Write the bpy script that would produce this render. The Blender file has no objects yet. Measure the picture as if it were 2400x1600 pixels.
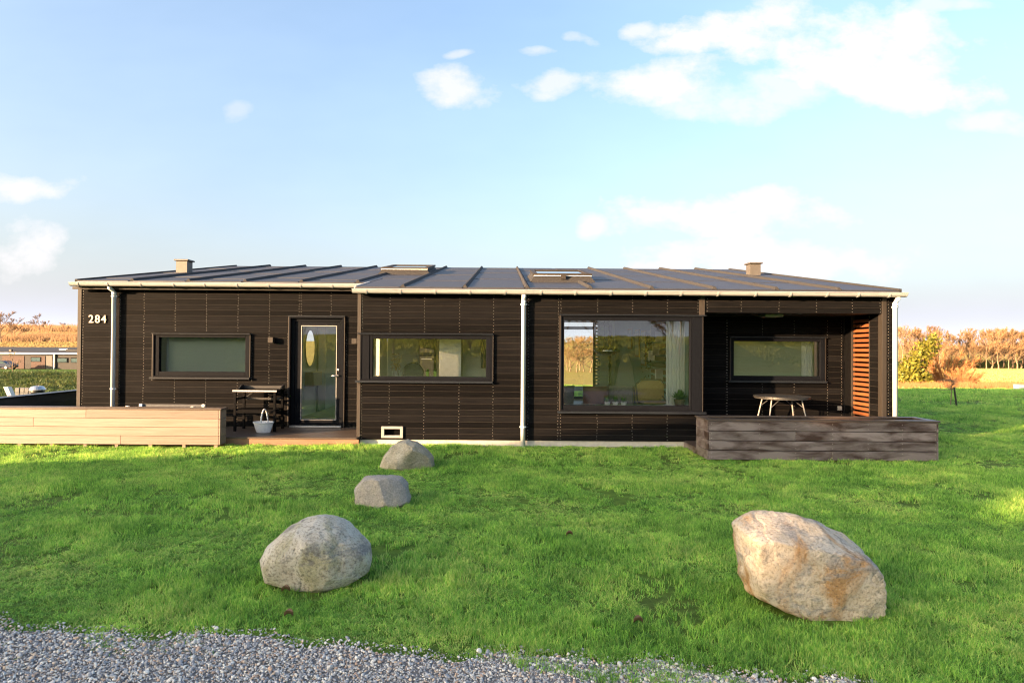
import bpy, bmesh, math, random
import numpy as np
from mathutils import Matrix, Vector, Euler
R = math.radians
rnd = random.Random(7)
S = bpy.context.scene
COL = S.collection

# ------------------------------------------------------------------ camera
cam_d = bpy.data.cameras.new('camera')
cam = bpy.data.objects.new('camera', cam_d); COL.objects.link(cam)
cam_d.sensor_width = 36.0; cam_d.lens = 21.75
cam_d.clip_start = 0.05; cam_d.clip_end = 6000
cam_d.shift_x = 0.00833
cam.matrix_world = Matrix.Translation((0, -11.07, 1.756)) @ Matrix.Rotation(R(90.6), 4, 'X') @ Matrix.Rotation(R(0.4), 4, 'Z')
S.camera = cam

# ------------------------------------------------------------------ light
SUN_EL, SUN_AZ = 9.5, 56.0          # elevation; angle left of the facade normal
ce = math.cos(R(SUN_EL))
to_sun = Vector((-math.sin(R(SUN_AZ))*ce, -math.cos(R(SUN_AZ))*ce, math.sin(R(SUN_EL))))
sun_d = bpy.data.lights.new('sun', 'SUN'); sun_d.energy = 5.0; sun_d.angle = R(0.53)
sun_d.color = (1.0, 0.63, 0.34)
sun = bpy.data.objects.new('sun', sun_d); COL.objects.link(sun)
sun.rotation_euler = to_sun.to_track_quat('Z', 'Y').to_euler()
sun.location = to_sun*80

W = bpy.data.worlds.new('World'); S.world = W; W.use_nodes = True
def build_world():
    nt = W.node_tree; N = nt.nodes; L = nt.links; N.clear()
    out = N.new('ShaderNodeOutputWorld'); bg = N.new('ShaderNodeBackground')
    sky = N.new('ShaderNodeTexSky'); sky.sky_type = 'NISHITA'; sky.sun_disc = False
    sky.sun_elevation = R(SUN_EL); sky.sun_rotation = math.atan2(to_sun.x, to_sun.y)
    sky.air_density = 1.0; sky.dust_density = 9.0; sky.ozone_density = 2.0; sky.altitude = 60
    tc = N.new('ShaderNodeTexCoord'); sp = N.new('ShaderNodeSeparateXYZ'); L.new(tc.outputs['Generated'], sp.inputs[0])
    def m(op, a, b=None, c=None, clamp=False):
        n = N.new('ShaderNodeMath'); n.operation = op; n.use_clamp = clamp
        for i, q in enumerate((a, b, c)):
            if q is None: continue
            if isinstance(q, (int, float)): n.inputs[i].default_value = q
            else: L.new(q, n.inputs[i])
        return n.outputs[0]
    ay = m('MAXIMUM', m('ABSOLUTE', sp.outputs[1]), 0.05)
    u = m('DIVIDE', sp.outputs[0], ay); v = m('DIVIDE', sp.outputs[2], ay)
    cv = N.new('ShaderNodeCombineXYZ'); L.new(u, cv.inputs[0]); L.new(v, cv.inputs[1])
    def noise(scale, detail, rough, sy=1.0, off=0.0):
        mp = N.new('ShaderNodeMapping'); mp.inputs['Scale'].default_value = (1, sy, 1); mp.inputs['Location'].default_value = (off, off, 0)
        L.new(cv.outputs[0], mp.inputs[0])
        n = N.new('ShaderNodeTexNoise'); n.inputs['Scale'].default_value = scale; n.inputs['Detail'].default_value = detail
        n.inputs['Roughness'].default_value = rough; L.new(mp.outputs[0], n.inputs['Vector'])
        return n.outputs[0]
    n1 = noise(8.5, 8, 0.62, 1.5); n2 = noise(3.0, 2, 0.5, 1.6, 3.3)
    uw = m('ADD', u, m('MULTIPLY', m('SUBTRACT', n2, 0.5), 0.16))
    vw = m('ADD', v, m('MULTIPLY', m('SUBTRACT', noise(5.0, 2, 0.5, 1.4, 7.7), 0.5), 0.09))
    clouds = [(1700,75,230,52,1),(1960,105,270,95,1),(2140,185,200,75,1),(1545,190,165,55,.85),(1740,225,210,50,.6),
              (1480,60,60,24,.7),(1085,205,85,48,.75),(1262,193,60,24,.65),(1100,132,40,14,.5),(1256,126,32,11,.5),(1352,82,45,14,.6),
              (1690,505,240,60,1),(1398,516,48,22,.7),(1790,615,320,74,.95),(50,585,90,66,.8),(50,438,130,32,.75),
              (2330,268,95,25,.6),(2200,15,120,16,.55),(560,270,35,20,.3)]
    acc = None
    wv = N.new('ShaderNodeCombineXYZ'); L.new(uw, wv.inputs[0]); L.new(vw, wv.inputs[1])
    common = m('MULTIPLY_ADD', m('MULTIPLY_ADD', n1, 4.6, 1.0-0.51*4.6), 0.95, 0.12)
    for cx, cy, rx, ry, st in clouds:
        sx, sy = 1450/rx/1.1, 1450/ry/1.1
        a = N.new('ShaderNodeVectorMath'); a.operation = 'MULTIPLY_ADD'; L.new(wv.outputs[0], a.inputs[0])
        a.inputs[1].default_value = (sx, sy, 0); a.inputs[2].default_value = (-(cx-1180)/1450*sx, -(815-cy)/1450*sy, 0)
        dt = N.new('ShaderNodeVectorMath'); dt.operation = 'DOT_PRODUCT'; L.new(a.outputs[0], dt.inputs[0]); L.new(a.outputs[0], dt.inputs[1])
        q = m('MULTIPLY_ADD', dt.outputs['Value'], -0.95, common, clamp=True)
        if st < 1: q = m('MULTIPLY', q, st)
        acc = q if acc is None else m('MAXIMUM', acc, q)
    # thin veils everywhere, the same stretched pattern in every direction
    veil = m('MULTIPLY', m('MULTIPLY_ADD', noise(1.6, 4, 0.6, 2.6, 11.0), 2.2, -0.75, clamp=True), 0.34)
    below = m('MULTIPLY_ADD', sp.outputs[2], 40.0, 0.5, clamp=True)
    acc = m('MULTIPLY', acc, below)
    # even whitish haze that thickens towards the horizon all round
    hz = m('ADD', m('POWER', 2.718, m('MULTIPLY', m('ABSOLUTE', sp.outputs[2]), -3.0)), m('MULTIPLY', m('POWER', 2.718, m('MULTIPLY', m('ABSOLUTE', sp.outputs[2]), -12.0)), 5.6))
    hv = m('ADD', m('MULTIPLY', hz, HAZE), m('MULTIPLY', veil, 0.35))
    hc = N.new('ShaderNodeCombineXYZ')
    for k in range(3): L.new(m('MULTIPLY', hv, HAZE_COL[k]), hc.inputs[k])
    add = N.new('ShaderNodeMix'); add.data_type = 'RGBA'; add.blend_type = 'ADD'; add.inputs[0].default_value = 1.0
    L.new(sky.outputs[0], add.inputs[6]); L.new(hc.outputs[0], add.inputs[7])
    mx = N.new('ShaderNodeMix'); mx.data_type = 'RGBA'; mx.blend_type = 'LIGHTEN'
    L.new(acc, mx.inputs[0]); L.new(add.outputs[2], mx.inputs[6]); mx.inputs[7].default_value = CLOUD
    L.new(mx.outputs[2], bg.inputs['Color']); bg.inputs['Strength'].default_value = SKY_STRENGTH
    L.new(bg.outputs[0], out.inputs['Surface'])
SKY_STRENGTH = 0.135
HAZE = 0.27; HAZE_COL = (1.0, 1.03, 1.18)
CLOUD = (1.62, 1.56, 1.58, 1)
build_world()
W.cycles.sampling_method = 'MANUAL'; W.cycles.sample_map_resolution = 512
S.view_settings.view_transform = 'Standard'; S.view_settings.look = 'None'
S.view_settings.exposure = 2.35; S.view_settings.gamma = 1.0
S.cycles.max_bounces = 6; S.cycles.diffuse_bounces = 5; S.cycles.glossy_bounces = 3
S.cycles.transparent_max_bounces = 16; S.cycles.transmission_bounces = 6
S.cycles.caustics_reflective = False; S.cycles.caustics_refractive = False
S.cycles.sample_clamp_indirect = 6.0
S.cycles.use_adaptive_sampling = True; S.cycles.adaptive_threshold = 0.015
S.cycles.pixel_filter_type = 'BLACKMAN_HARRIS'; S.cycles.filter_width = 1.15

# ------------------------------------------------------------------ materials
def newmat(name):
    m = bpy.data.materials.new(name); m.use_nodes = True
    nt = m.node_tree; nt.nodes.clear()
    out = nt.nodes.new('ShaderNodeOutputMaterial')
    return m, nt, nt.nodes, nt.links, out
def ramp2(N, L, fac, c0, c1, p0=0.3, p1=0.7):
    r = N.new('ShaderNodeValToRGB'); L.new(fac, r.inputs[0])
    r.color_ramp.elements[0].position = p0; r.color_ramp.elements[0].color = (*c0, 1)
    r.color_ramp.elements[1].position = p1; r.color_ramp.elements[1].color = (*c1, 1)
    return r.outputs[0]
def noise_n(N, L, vec, scale, detail=4, rough=0.55, stretch=(1, 1, 1), dist=0.0):
    mp = N.new('ShaderNodeMapping'); mp.inputs['Scale'].default_value = stretch; L.new(vec, mp.inputs[0])
    n = N.new('ShaderNodeTexNoise'); n.inputs['Scale'].default_value = scale; n.inputs['Detail'].default_value = detail
    n.inputs['Roughness'].default_value = rough; n.inputs['Distortion'].default_value = dist
    L.new(mp.outputs[0], n.inputs['Vector']); return n.outputs[0]
def mixc(N, L, fac, a, b, mode='MIX'):
    x = N.new('ShaderNodeMix'); x.data_type = 'RGBA'; x.blend_type = mode
    for s, q in ((0, fac), (6, a), (7, b)):
        if isinstance(q, (int, float)): x.inputs[s].default_value = q
        elif isinstance(q, tuple): x.inputs[s].default_value = (*q, 1) if len(q) == 3 else q
        else: L.new(q, x.inputs[s])
    return x.outputs[2]
def pbr(name, c0, c1=None, scale=8, stretch=(1, 1, 1), rough=0.6, metal=0.0, bump=0.0, detail=5, rand=0.0, spec=0.5, p0=0.3, p1=0.7, trans=0.0, knots=None):
    m, nt, N, L, out = newmat(name)
    b = N.new('ShaderNodeBsdfPrincipled'); L.new(b.outputs[0], out.inputs[0])
    b.inputs['Roughness'].default_value = rough; b.inputs['Metallic'].default_value = metal
    b.inputs['Specular IOR Level'].default_value = spec
    g = N.new('ShaderNodeNewGeometry'); oi = N.new('ShaderNodeObjectInfo')
    off = N.new('ShaderNodeVectorMath'); off.operation = 'MULTIPLY_ADD'
    cr = N.new('ShaderNodeCombineXYZ')
    for i in range(3): L.new(oi.outputs['Random'], cr.inputs[i])
    L.new(cr.outputs[0], off.inputs[0]); off.inputs[1].default_value = (31, 17, 23) if rand else (0, 0, 0)
    L.new(g.outputs['Position'], off.inputs[2]); pos = off.outputs[0]
    c1 = c1 or tuple(x*0.75 for x in c0)
    n = noise_n(N, L, pos, scale, detail, 0.6, stretch, 0.4)
    c = ramp2(N, L, n, c0, c1, p0, p1)
    if knots:
        vo = N.new('ShaderNodeTexVoronoi'); vo.inputs['Scale'].default_value = 1.0
        mp = N.new('ShaderNodeMapping'); mp.inputs['Scale'].default_value = knots[1]; L.new(pos, mp.inputs[0]); L.new(mp.outputs[0], vo.inputs['Vector'])
        k = ramp2(N, L, vo.outputs['Distance'], (1, 1, 1), (0, 0, 0), 0.03, 0.11)
        c = mixc(N, L, k, c, knots[0])
    if rand:
        mr = N.new('ShaderNodeMapRange'); L.new(oi.outputs['Random'], mr.inputs[0])
        mr.inputs[3].default_value = 1-rand; mr.inputs[4].default_value = 1+rand
        cc = N.new('ShaderNodeCombineXYZ')
        for i in range(3): L.new(mr.outputs[0], cc.inputs[i])
        c = mixc(N, L, 1.0, c, cc.outputs[0], 'MULTIPLY')
    L.new(c, b.inputs['Base Color'])
    if bump:
        bp = N.new('ShaderNodeBump'); bp.inputs['Strength'].default_value = bump; bp.inputs['Distance'].default_value = 0.01
        L.new(n, bp.inputs['Height']); L.new(bp.outputs[0], b.inputs['Normal'])
    if trans:
        t = N.new('ShaderNodeBsdfTranslucent'); L.new(c, t.inputs[0]); ms = N.new('ShaderNodeMixShader'); ms.inputs[0].default_value = trans
        L.new(b.outputs[0], ms.inputs[1]); L.new(t.outputs[0], ms.inputs[2]); L.new(ms.outputs[0], out.inputs[0])
    return m
def glass_mat(name, tint=(0.93, 0.97, 0.95), k=1.5):
    m, nt, N, L, out = newmat(name)
    t = N.new('ShaderNodeBsdfTransparent'); t.inputs[0].default_value = (*tint, 1)
    gl = N.new('ShaderNodeBsdfGlossy'); gl.inputs['Roughness'].default_value = 0.0
    fr = N.new('ShaderNodeFresnel'); fr.inputs[0].default_value = 1.5
    g = N.new('ShaderNodeNewGeometry')
    bp = N.new('ShaderNodeBump'); bp.inputs['Strength'].default_value = 0.02; bp.inputs['Distance'].default_value = 0.02
    L.new(noise_n(N, L, g.outputs['Position'], 1.3, 1), bp.inputs['Height']); L.new(bp.outputs[0], gl.inputs['Normal'])
    mu = N.new('ShaderNodeMath'); mu.operation = 'MULTIPLY'; mu.use_clamp = True; L.new(fr.outputs[0], mu.inputs[0]); mu.inputs[1].default_value = k
    ms = N.new('ShaderNodeMixShader'); L.new(mu.outputs[0], ms.inputs[0]); L.new(t.outputs[0], ms.inputs[1]); L.new(gl.outputs[0], ms.inputs[2])
    L.new(ms.outputs[0], out.inputs[0]); return m

M = {}
M['board'] = pbr('black_stained_board', (0.0029, 0.0030, 0.0035), (0.0074, 0.0072, 0.0074), 7, (0.35, 6, 9), 0.6, bump=0.15, rand=0.38, knots=((0.006, 0.0045, 0.004), (2.6, 1, 9)), spec=0.03)
M['board_edge'] = pbr('pale_board_edge', (0.019, 0.0155, 0.0125), (0.012, 0.0098, 0.008), 9, (0.4, 6, 6), 0.7, spec=0.2)  # bevel toned lighter than the board face, giving thin pale lines
M['trim'] = pbr('stained_trim', (0.022, 0.016, 0.011), (0.013, 0.0098, 0.0075), 9, (8, 8, 0.6), 0.7, bump=0.1, rand=0.2)
M['frame'] = pbr('black_window_frame', (0.0038, 0.0046, 0.0068), (0.0052, 0.0062, 0.0088), 20, rough=0.65, spec=0.06)
M['flash'] = pbr('black_metal_flashing', (0.010, 0.0125, 0.017), (0.014, 0.017, 0.022), 12, rough=0.35, spec=0.3)
M['backing'] = pbr('dark_backing', (0.008, 0.0065, 0.0055), (0.012, 0.010, 0.008), 9)
M['nail'] = pbr('steel_nail', (0.30, 0.28, 0.25), (0.22, 0.21, 0.19), 30, rough=0.4, metal=0.2)
M['felt'] = pbr('roof_felt', (0.022, 0.0235, 0.029), (0.040, 0.041, 0.048), 55, rough=0.55, spec=0.4, bump=0.35, rand=0.1, detail=8)
M['rib'] = pbr('felt_rib', (0.027, 0.026, 0.026), (0.043, 0.041, 0.040), 40, rough=0.8, spec=0.2, bump=0.3)
M['zinc'] = pbr('galvanised_gutter', (0.37, 0.385, 0.395), (0.28, 0.295, 0.305), 6, (0.5, 4, 4), 0.4, metal=0.15)
M['spout'] = pbr('galvanised_downspout', (0.66, 0.69, 0.72), (0.56, 0.60, 0.64), 8, (4, 4, 0.5), 0.4, metal=0.0)
M['plinth'] = pbr('rendered_plinth', (0.42, 0.41, 0.38), (0.33, 0.32, 0.29), 14, rough=0.85, bump=0.2)
M['cedar'] = pbr('cedar_slat', (0.21, 0.068, 0.020), (0.115, 0.036, 0.011), 9, (5, 0.5, 9), 0.6, bump=0.12, rand=0.18)
M['larch'] = pbr('larch_board', (0.205, 0.155, 0.128), (0.135, 0.095, 0.072), 5, (0.30, 5, 11), 0.6, bump=0.2, rand=0.2, knots=((0.07, 0.036, 0.02), (0.8, 1, 7)))
M['larch2'] = pbr('larch_fascia', (0.21, 0.115, 0.066), (0.13, 0.07, 0.04), 4, (0.5, 5, 9), 0.6, bump=0.1)
M['deck'] = pbr('dark_deck_plank', (0.075, 0.055, 0.042), (0.045, 0.034, 0.027), 6, (0.4, 9, 6), 0.42, bump=0.15, rand=0.2)
M['weather'] = pbr('weathered_plank', (0.165, 0.14, 0.14), (0.030, 0.013, 0.009), 2.0, (0.8, 2, 3.2), 0.5, bump=0.1, rand=0.18, detail=7, p0=0.40, p1=0.62)
M['slate_board'] = pbr('slate_black_board', (0.025, 0.028, 0.034), (0.045, 0.05, 0.058), 4, (4, 0.5, 6), 0.45, bump=0.08, rand=0.15)
M['white'] = pbr('white_paint', (0.74, 0.74, 0.72), (0.68, 0.68, 0.66), 12, rough=0.5)
M['offwhite'] = pbr('interior_paint', (0.88, 0.90, 0.80), (0.86, 0.88, 0.78), 3, rough=0.8)
M['teal'] = pbr('teal_wall_paint', (0.30, 0.46, 0.46), (0.26, 0.41, 0.42), 3, rough=0.8)
M['ceiling'] = pbr('wood_wool_ceiling', (0.72, 0.72, 0.68), (0.55, 0.55, 0.52), 38, rough=0.9, bump=0.3)
M['parquet'] = pbr('parquet', (0.58, 0.50, 0.38), (0.50, 0.42, 0.32), 5, (8, 0.6, 1), 0.45)
M['black'] = pbr('black_metal', (0.014, 0.014, 0.015), (0.02, 0.02, 0.02), 15, rough=0.45)
M['steel'] = pbr('brushed_steel', (0.55, 0.55, 0.54), (0.45, 0.45, 0.45), 12, rough=0.3, metal=0.9)
M['edging'] = pbr('grey_concrete_block', (0.12, 0.125, 0.125), (0.09, 0.095, 0.095), 14, rough=0.8, rand=0.2)
M['oak'] = pbr('oak', (0.46, 0.28, 0.10), (0.38, 0.22, 0.075), 7, (6, 6, 0.7), 0.5)
M['oldwood'] = pbr('rough_pallet_wood', (0.17, 0.105, 0.06), (0.10, 0.062, 0.036), 8, (0.7, 7, 7), 0.7, rand=0.2)
M['leather'] = pbr('brown_leather', (0.16, 0.058, 0.036), (0.11, 0.04, 0.026), 9, rough=0.5)
M['rattan'] = pbr('rattan_weave', (0.50, 0.36, 0.13), (0.33, 0.22, 0.07), 40, rough=0.6)
M['wicker'] = pbr('white_wicker', (0.66, 0.66, 0.66), (0.52, 0.52, 0.53), 60, rough=0.7)
M['leafg'] = pbr('green_leaf', (0.06, 0.17, 0.02), (0.10, 0.24, 0.03), 30, rough=0.5, trans=0.3)
M['dried'] = pbr('dried_flower', (0.52, 0.36, 0.18), (0.40, 0.26, 0.12), 30, rough=0.8, trans=0.2)
M['limegreen'] = pbr('lime_pot', (0.42, 0.62, 0.08), (0.36, 0.56, 0.07), 20, rough=0.4)
M['curtain'] = pbr('pale_curtain', (0.84, 0.87, 0.83), (0.78, 0.81, 0.78), 5, rough=0.9, trans=0.25)
M['blind'] = pbr('sage_blind', (0.74, 0.80, 0.64), (0.70, 0.76, 0.61), 3, (1, 1, 12), rough=0.9, trans=0.3)
M['blind2'] = pbr('pale_blind', (0.38, 0.43, 0.34), (0.34, 0.38, 0.30), 3, (1, 1, 12), rough=0.9, trans=0.3)
M['mirror'] = pbr('mirror_silver', (0.85, 0.85, 0.85), (0.84, 0.84, 0.84), 2, rough=0.02, metal=1.0)
M['smoke'] = pbr('smoked_chrome', (0.45, 0.42, 0.38), (0.4, 0.38, 0.34), 3, rough=0.06, metal=1.0)
M['fur'] = pbr('sheepskin', (0.13, 0.11, 0.10), (0.22, 0.19, 0.17), 30, rough=1.0)
M['grey'] = pbr('grey_paint', (0.30, 0.29, 0.27), (0.25, 0.24, 0.23), 10, rough=0.5)
M['ventgrey'] = pbr('taupe_metal', (0.095, 0.085, 0.075), (0.08, 0.072, 0.062), 8, rough=0.5)
M['cream'] = pbr('cream_enamel', (0.55, 0.49, 0.37), (0.5, 0.45, 0.34), 30, rough=0.5)
M['soil'] = pbr('soil', (0.035, 0.026, 0.019), (0.055, 0.04, 0.028), 20, rough=1.0, bump=0.5)
M['glass'] = glass_mat('window_glass', (0.985, 0.997, 0.98), 2.3)
M['glass_far'] = pbr('dark_window_glass', (0.05, 0.08, 0.09), (0.07, 0.11, 0.12), 2, rough=0.08)
M['bark'] = pbr('pale_bark', (0.27, 0.19, 0.12), (0.18, 0.125, 0.075), 3, (1, 1, 0.4), 0.9)
M['twig'] = pbr('bare_twig', (0.29, 0.18, 0.088), (0.20, 0.12, 0.06), 0.12, rough=0.9, rand=0.18)
M['twig2'] = pbr('bush_twig', (0.42, 0.20, 0.075), (0.32, 0.145, 0.055), 0.5, rough=0.9)
M['conifer'] = pbr('conifer_needles', (0.030, 0.048, 0.012), (0.055, 0.075, 0.02), 0.6, rough=0.8, rand=0.2)
M['shrubleaf'] = pbr('evergreen_shrub_leaf', (0.13, 0.14, 0.014), (0.24, 0.215, 0.02), 1.6, rough=0.6, trans=0.25)
M['rust'] = pbr('red_timber_cladding', (0.05, 0.016, 0.009), (0.036, 0.012, 0.007), 3, (9, 1, 0.5), 0.7)
M['farwall'] = pbr('far_black_cladding', (0.006, 0.006, 0.0065), (0.009, 0.009, 0.0095), 3, (0.4, 1, 9), 0.7)
M['farroof'] = pbr('far_grey_roof', (0.016, 0.019, 0.025), (0.024, 0.028, 0.035), 2, rough=0.8)
M['carpaint'] = pbr('silver_blue_car_paint', (0.17, 0.21, 0.27), (0.15, 0.19, 0.25), 3, rough=0.22, metal=0.6)
M['carpaint2'] = pbr('dark_blue_car_paint', (0.02, 0.035, 0.07), (0.025, 0.04, 0.08), 3, rough=0.22, metal=0.3)
M['rubber'] = pbr('rubber', (0.02, 0.02, 0.02), rough=0.8)

# ------------------------------------------------------------------ mesh helpers
class MB:
    def __init__(s): s.v = []; s.f = []
    def add(s, vs, fs):
        o = len(s.v); s.v += [tuple(p) for p in vs]; s.f += [tuple(i+o for i in q) for q in fs]; return s
    def box(s, x0, x1, y0, y1, z0, z1):
        return s.add([(x0,y0,z0),(x1,y0,z0),(x1,y1,z0),(x0,y1,z0),(x0,y0,z1),(x1,y0,z1),(x1,y1,z1),(x0,y1,z1)],
                     [(0,3,2,1),(4,5,6,7),(0,1,5,4),(1,2,6,5),(2,3,7,6),(3,0,4,7)])
    def prism(s, poly, axis, a, b):
        n = len(poly)
        def P(p, t): return {'x': (t, p[0], p[1]), 'y': (p[0], t, p[1]), 'z': (p[0], p[1], t)}[axis]
        vs = [P(p, a) for p in poly]+[P(p, b) for p in poly]
        return s.add(vs, [tuple(range(n))[::-1], tuple(range(n, 2*n))]+[(i, (i+1) % n, n+(i+1) % n, n+i) for i in range(n)])
    def tube(s, pts, rs, n=8, cap=True):
        pts = [Vector(p) for p in pts]; rs = [rs]*len(pts) if isinstance(rs, (int, float)) else rs
        vs = []; up = Vector((0.31, 0.17, 0.94))
        for i, p in enumerate(pts):
            t = (pts[min(i+1, len(pts)-1)]-pts[max(i-1, 0)]).normalized()
            a = t.cross(up if abs(t.dot(up)) < 0.97 else Vector((1, 0, 0))).normalized(); b = t.cross(a)
            vs += [p+(a*math.cos(2*math.pi*k/n)+b*math.sin(2*math.pi*k/n))*rs[i] for k in range(n)]
        fs = [(i*n+k, i*n+(k+1) % n, (i+1)*n+(k+1) % n, (i+1)*n+k) for i in range(len(pts)-1) for k in range(n)]
        if cap: fs += [tuple(range(n))[::-1], tuple(range((len(pts)-1)*n, len(pts)*n))]
        return s.add(vs, fs)
    def lathe(s, c, prof, n=20, sx=1, sy=1):
        vs = [(c[0]+r*sx*math.cos(2*math.pi*k/n), c[1]+r*sy*math.sin(2*math.pi*k/n), c[2]+z) for r, z in prof for k in range(n)]
        m = len(prof)
        fs = [(i*n+k, i*n+(k+1) % n, (i+1)*n+(k+1) % n, (i+1)*n+k) for i in range(m-1) for k in range(n)]
        fs += [tuple(range(n))[::-1], tuple(range((m-1)*n, m*n))]
        return s.add(vs, fs)
    def mesh(s, name, off=(0, 0, 0), smooth=False, bevel=0.0):
        me = bpy.data.meshes.new(name)
        me.from_pydata([(p[0]-off[0], p[1]-off[1], p[2]-off[2]) for p in s.v], [], s.f)
        if bevel:
            bm = bmesh.new(); bm.from_mesh(me)
            bmesh.ops.bevel(bm, geom=bm.edges[:], offset=bevel, segments=1, affect='EDGES', clamp_overlap=True)
            bm.to_mesh(me); bm.free()
        if smooth: me.polygons.foreach_set('use_smooth', [True]*len(me.polygons))
        me.update(); return me
    def build(s, name, mat, parent=None, smooth=False, bevel=0.0, kind=None):
        off = wloc(parent)
        return link(name, s.mesh(name, off, smooth, bevel), mat, parent, kind)
def wloc(p):
    o = Vector((0, 0, 0))
    while p is not None: o += p.location; p = p.parent
    return o
def link(name, me, mat, parent=None, kind=None):
    if mat is not None and not me.materials: me.materials.append(M[mat] if isinstance(mat, str) else mat)
    o = bpy.data.objects.new(name, me); COL.objects.link(o)
    if parent is not None: o.parent = parent
    if kind: o['kind'] = kind
    return o
def thing(name, label, cat, loc=(0, 0, 0), group=None):
    o = bpy.data.objects.new(name, None); COL.objects.link(o); o.location = loc; o.empty_display_size = 0.2
    return tag(o, label, cat, group)
def tag(o, label, cat, group=None):
    o['label'] = label; o['category'] = cat
    if group: o['group'] = group
    return o
def dup(o, parent=None):
    c = o.copy(); COL.objects.link(c); c.parent = parent
    for ch in list(o.children): dup(ch, c)
    return c
def npmesh(name, v, f, mat, smooth=False):
    """v (n,3) array, f (m,k) array of equal polygons"""
    v = np.asarray(v, np.float32); f = np.asarray(f, np.int32); k = f.shape[1]
    me = bpy.data.meshes.new(name); me.vertices.add(len(v)); me.vertices.foreach_set('co', v.ravel())
    me.loops.add(f.size); me.loops.foreach_set('vertex_index', f.ravel()); me.polygons.add(len(f))
    me.polygons.foreach_set('loop_start', np.arange(0, f.size, k, dtype=np.int32))
    if smooth: me.polygons.foreach_set('use_smooth', np.ones(len(f), bool))
    me.update(calc_edges=True); me.materials.append(M[mat] if isinstance(mat, str) else mat); return me

# ------------------------------------------------------------------ terrain
def sstep(a, b, x):
    t = np.clip((x-a)/(b-a), 0, 1); return t*t*(3-2*t)
def ground(x, y):
    x = np.asarray(x, float); y = np.asarray(y, float)
    d = y+11.07; r = np.sqrt(x*x+d*d)+1e-6
    back = np.interp(d, [-2000, 26, 60, 107, 250, 420, 2000], [0, 0, -1.7, -2.6, -5.8, -5.0, 20])
    u = x/np.maximum(d, 1.0)
    left = sstep(-0.42, -0.62, u)*(d > 0)
    hill = np.interp(d, [-2000, 26, 60, 120, 170, 450, 700, 2000], [0, 0, -1.9, -2.6, -1.2, 12.5, 13, 30])
    z = back*(1-left)+hill*left
    # grassy mound beyond the left end of the terrace
    z += 0.50*np.exp(-(((x+24)/9.0)**2+((d-33)/7.0)**2)*1.0)*(d > 0)
    # rising pasture behind the viewpoint
    z += np.clip(-y-34, 0, 260)*0.03
    z += 0.02*np.sin(x*0.9+0.4)*np.sin(y*0.7)*np.clip((np.abs(y+4)-3.0)*0.3, 0, 1)
    return z
def gz(x, y): return float(ground(x, y))

def grass_ground_mat():
    m, nt, N, L, out = newmat('lawn_ground')
    b = N.new('ShaderNodeBsdfPrincipled'); L.new(b.outputs[0], out.inputs[0]); b.inputs['Roughness'].default_value = 0.9; b.inputs['Specular IOR Level'].default_value = 0.1
    g = N.new('ShaderNodeNewGeometry'); P = g.outputs['Position']
    fine = noise_n(N, L, P, 9, 8, 0.7); big = noise_n(N, L, P, 0.55, 5, 0.6)
    c = ramp2(N, L, fine, (0.045, 0.085, 0.016), (0.13, 0.22, 0.032), 0.3, 0.7)
    c = mixc(N, L, ramp2(N, L, big, (0, 0, 0), (0.6, 0.6, 0.6), 0.5, 0.75), c, (0.075, 0.075, 0.03))
    L.new(c, b.inputs['Base Color'])
    bp = N.new('ShaderNodeBump'); bp.inputs['Strength'].default_value = 0.8; bp.inputs['Distance'].default_value = 0.06
    L.new(fine, bp.inputs['Height']); L.new(bp.outputs[0], b.inputs['Normal'])
    return m
def field_mat(name, c0, c1, c2):
    m, nt, N, L, out = newmat(name)
    b = N.new('ShaderNodeBsdfPrincipled'); L.new(b.outputs[0], out.inputs[0]); b.inputs['Roughness'].default_value = 1.0; b.inputs['Specular IOR Level'].default_value = 0.0
    g = N.new('ShaderNodeNewGeometry'); P = g.outputs['Position']
    c = ramp2(N, L, noise_n(N, L, P, 0.022, 6, 0.6, (1, 2.6, 1)), c0, c1, 0.38, 0.62)
    c = mixc(N, L, ramp2(N, L, noise_n(N, L, P, 0.25, 6, 0.7), (0, 0, 0), (0.6, 0.6, 0.6), 0.45, 0.7), c, c2)
    L.new(c, b.inputs['Base Color'])
    bp = N.new('ShaderNodeBump'); bp.inputs['Strength'].default_value = 0.7; bp.inputs['Distance'].default_value = 0.4
    L.new(noise_n(N, L, P, 0.9, 6, 0.7), bp.inputs['Height']); L.new(bp.outputs[0], b.inputs['Normal'])
    return m
M['lawn'] = grass_ground_mat()
M['field'] = field_mat('stubble_field', (0.36, 0.29, 0.09), (0.40, 0.30, 0.13), (0.31, 0.28, 0.07))
M['hillgold'] = field_mat('golden_hillside', (0.40, 0.28, 0.13), (0.30, 0.25, 0.075), (0.33, 0.20, 0.10))
M['pasture'] = field_mat('pasture', (0.10, 0.15, 0.03), (0.14, 0.15, 0.04), (0.08, 0.11, 0.025))

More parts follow.
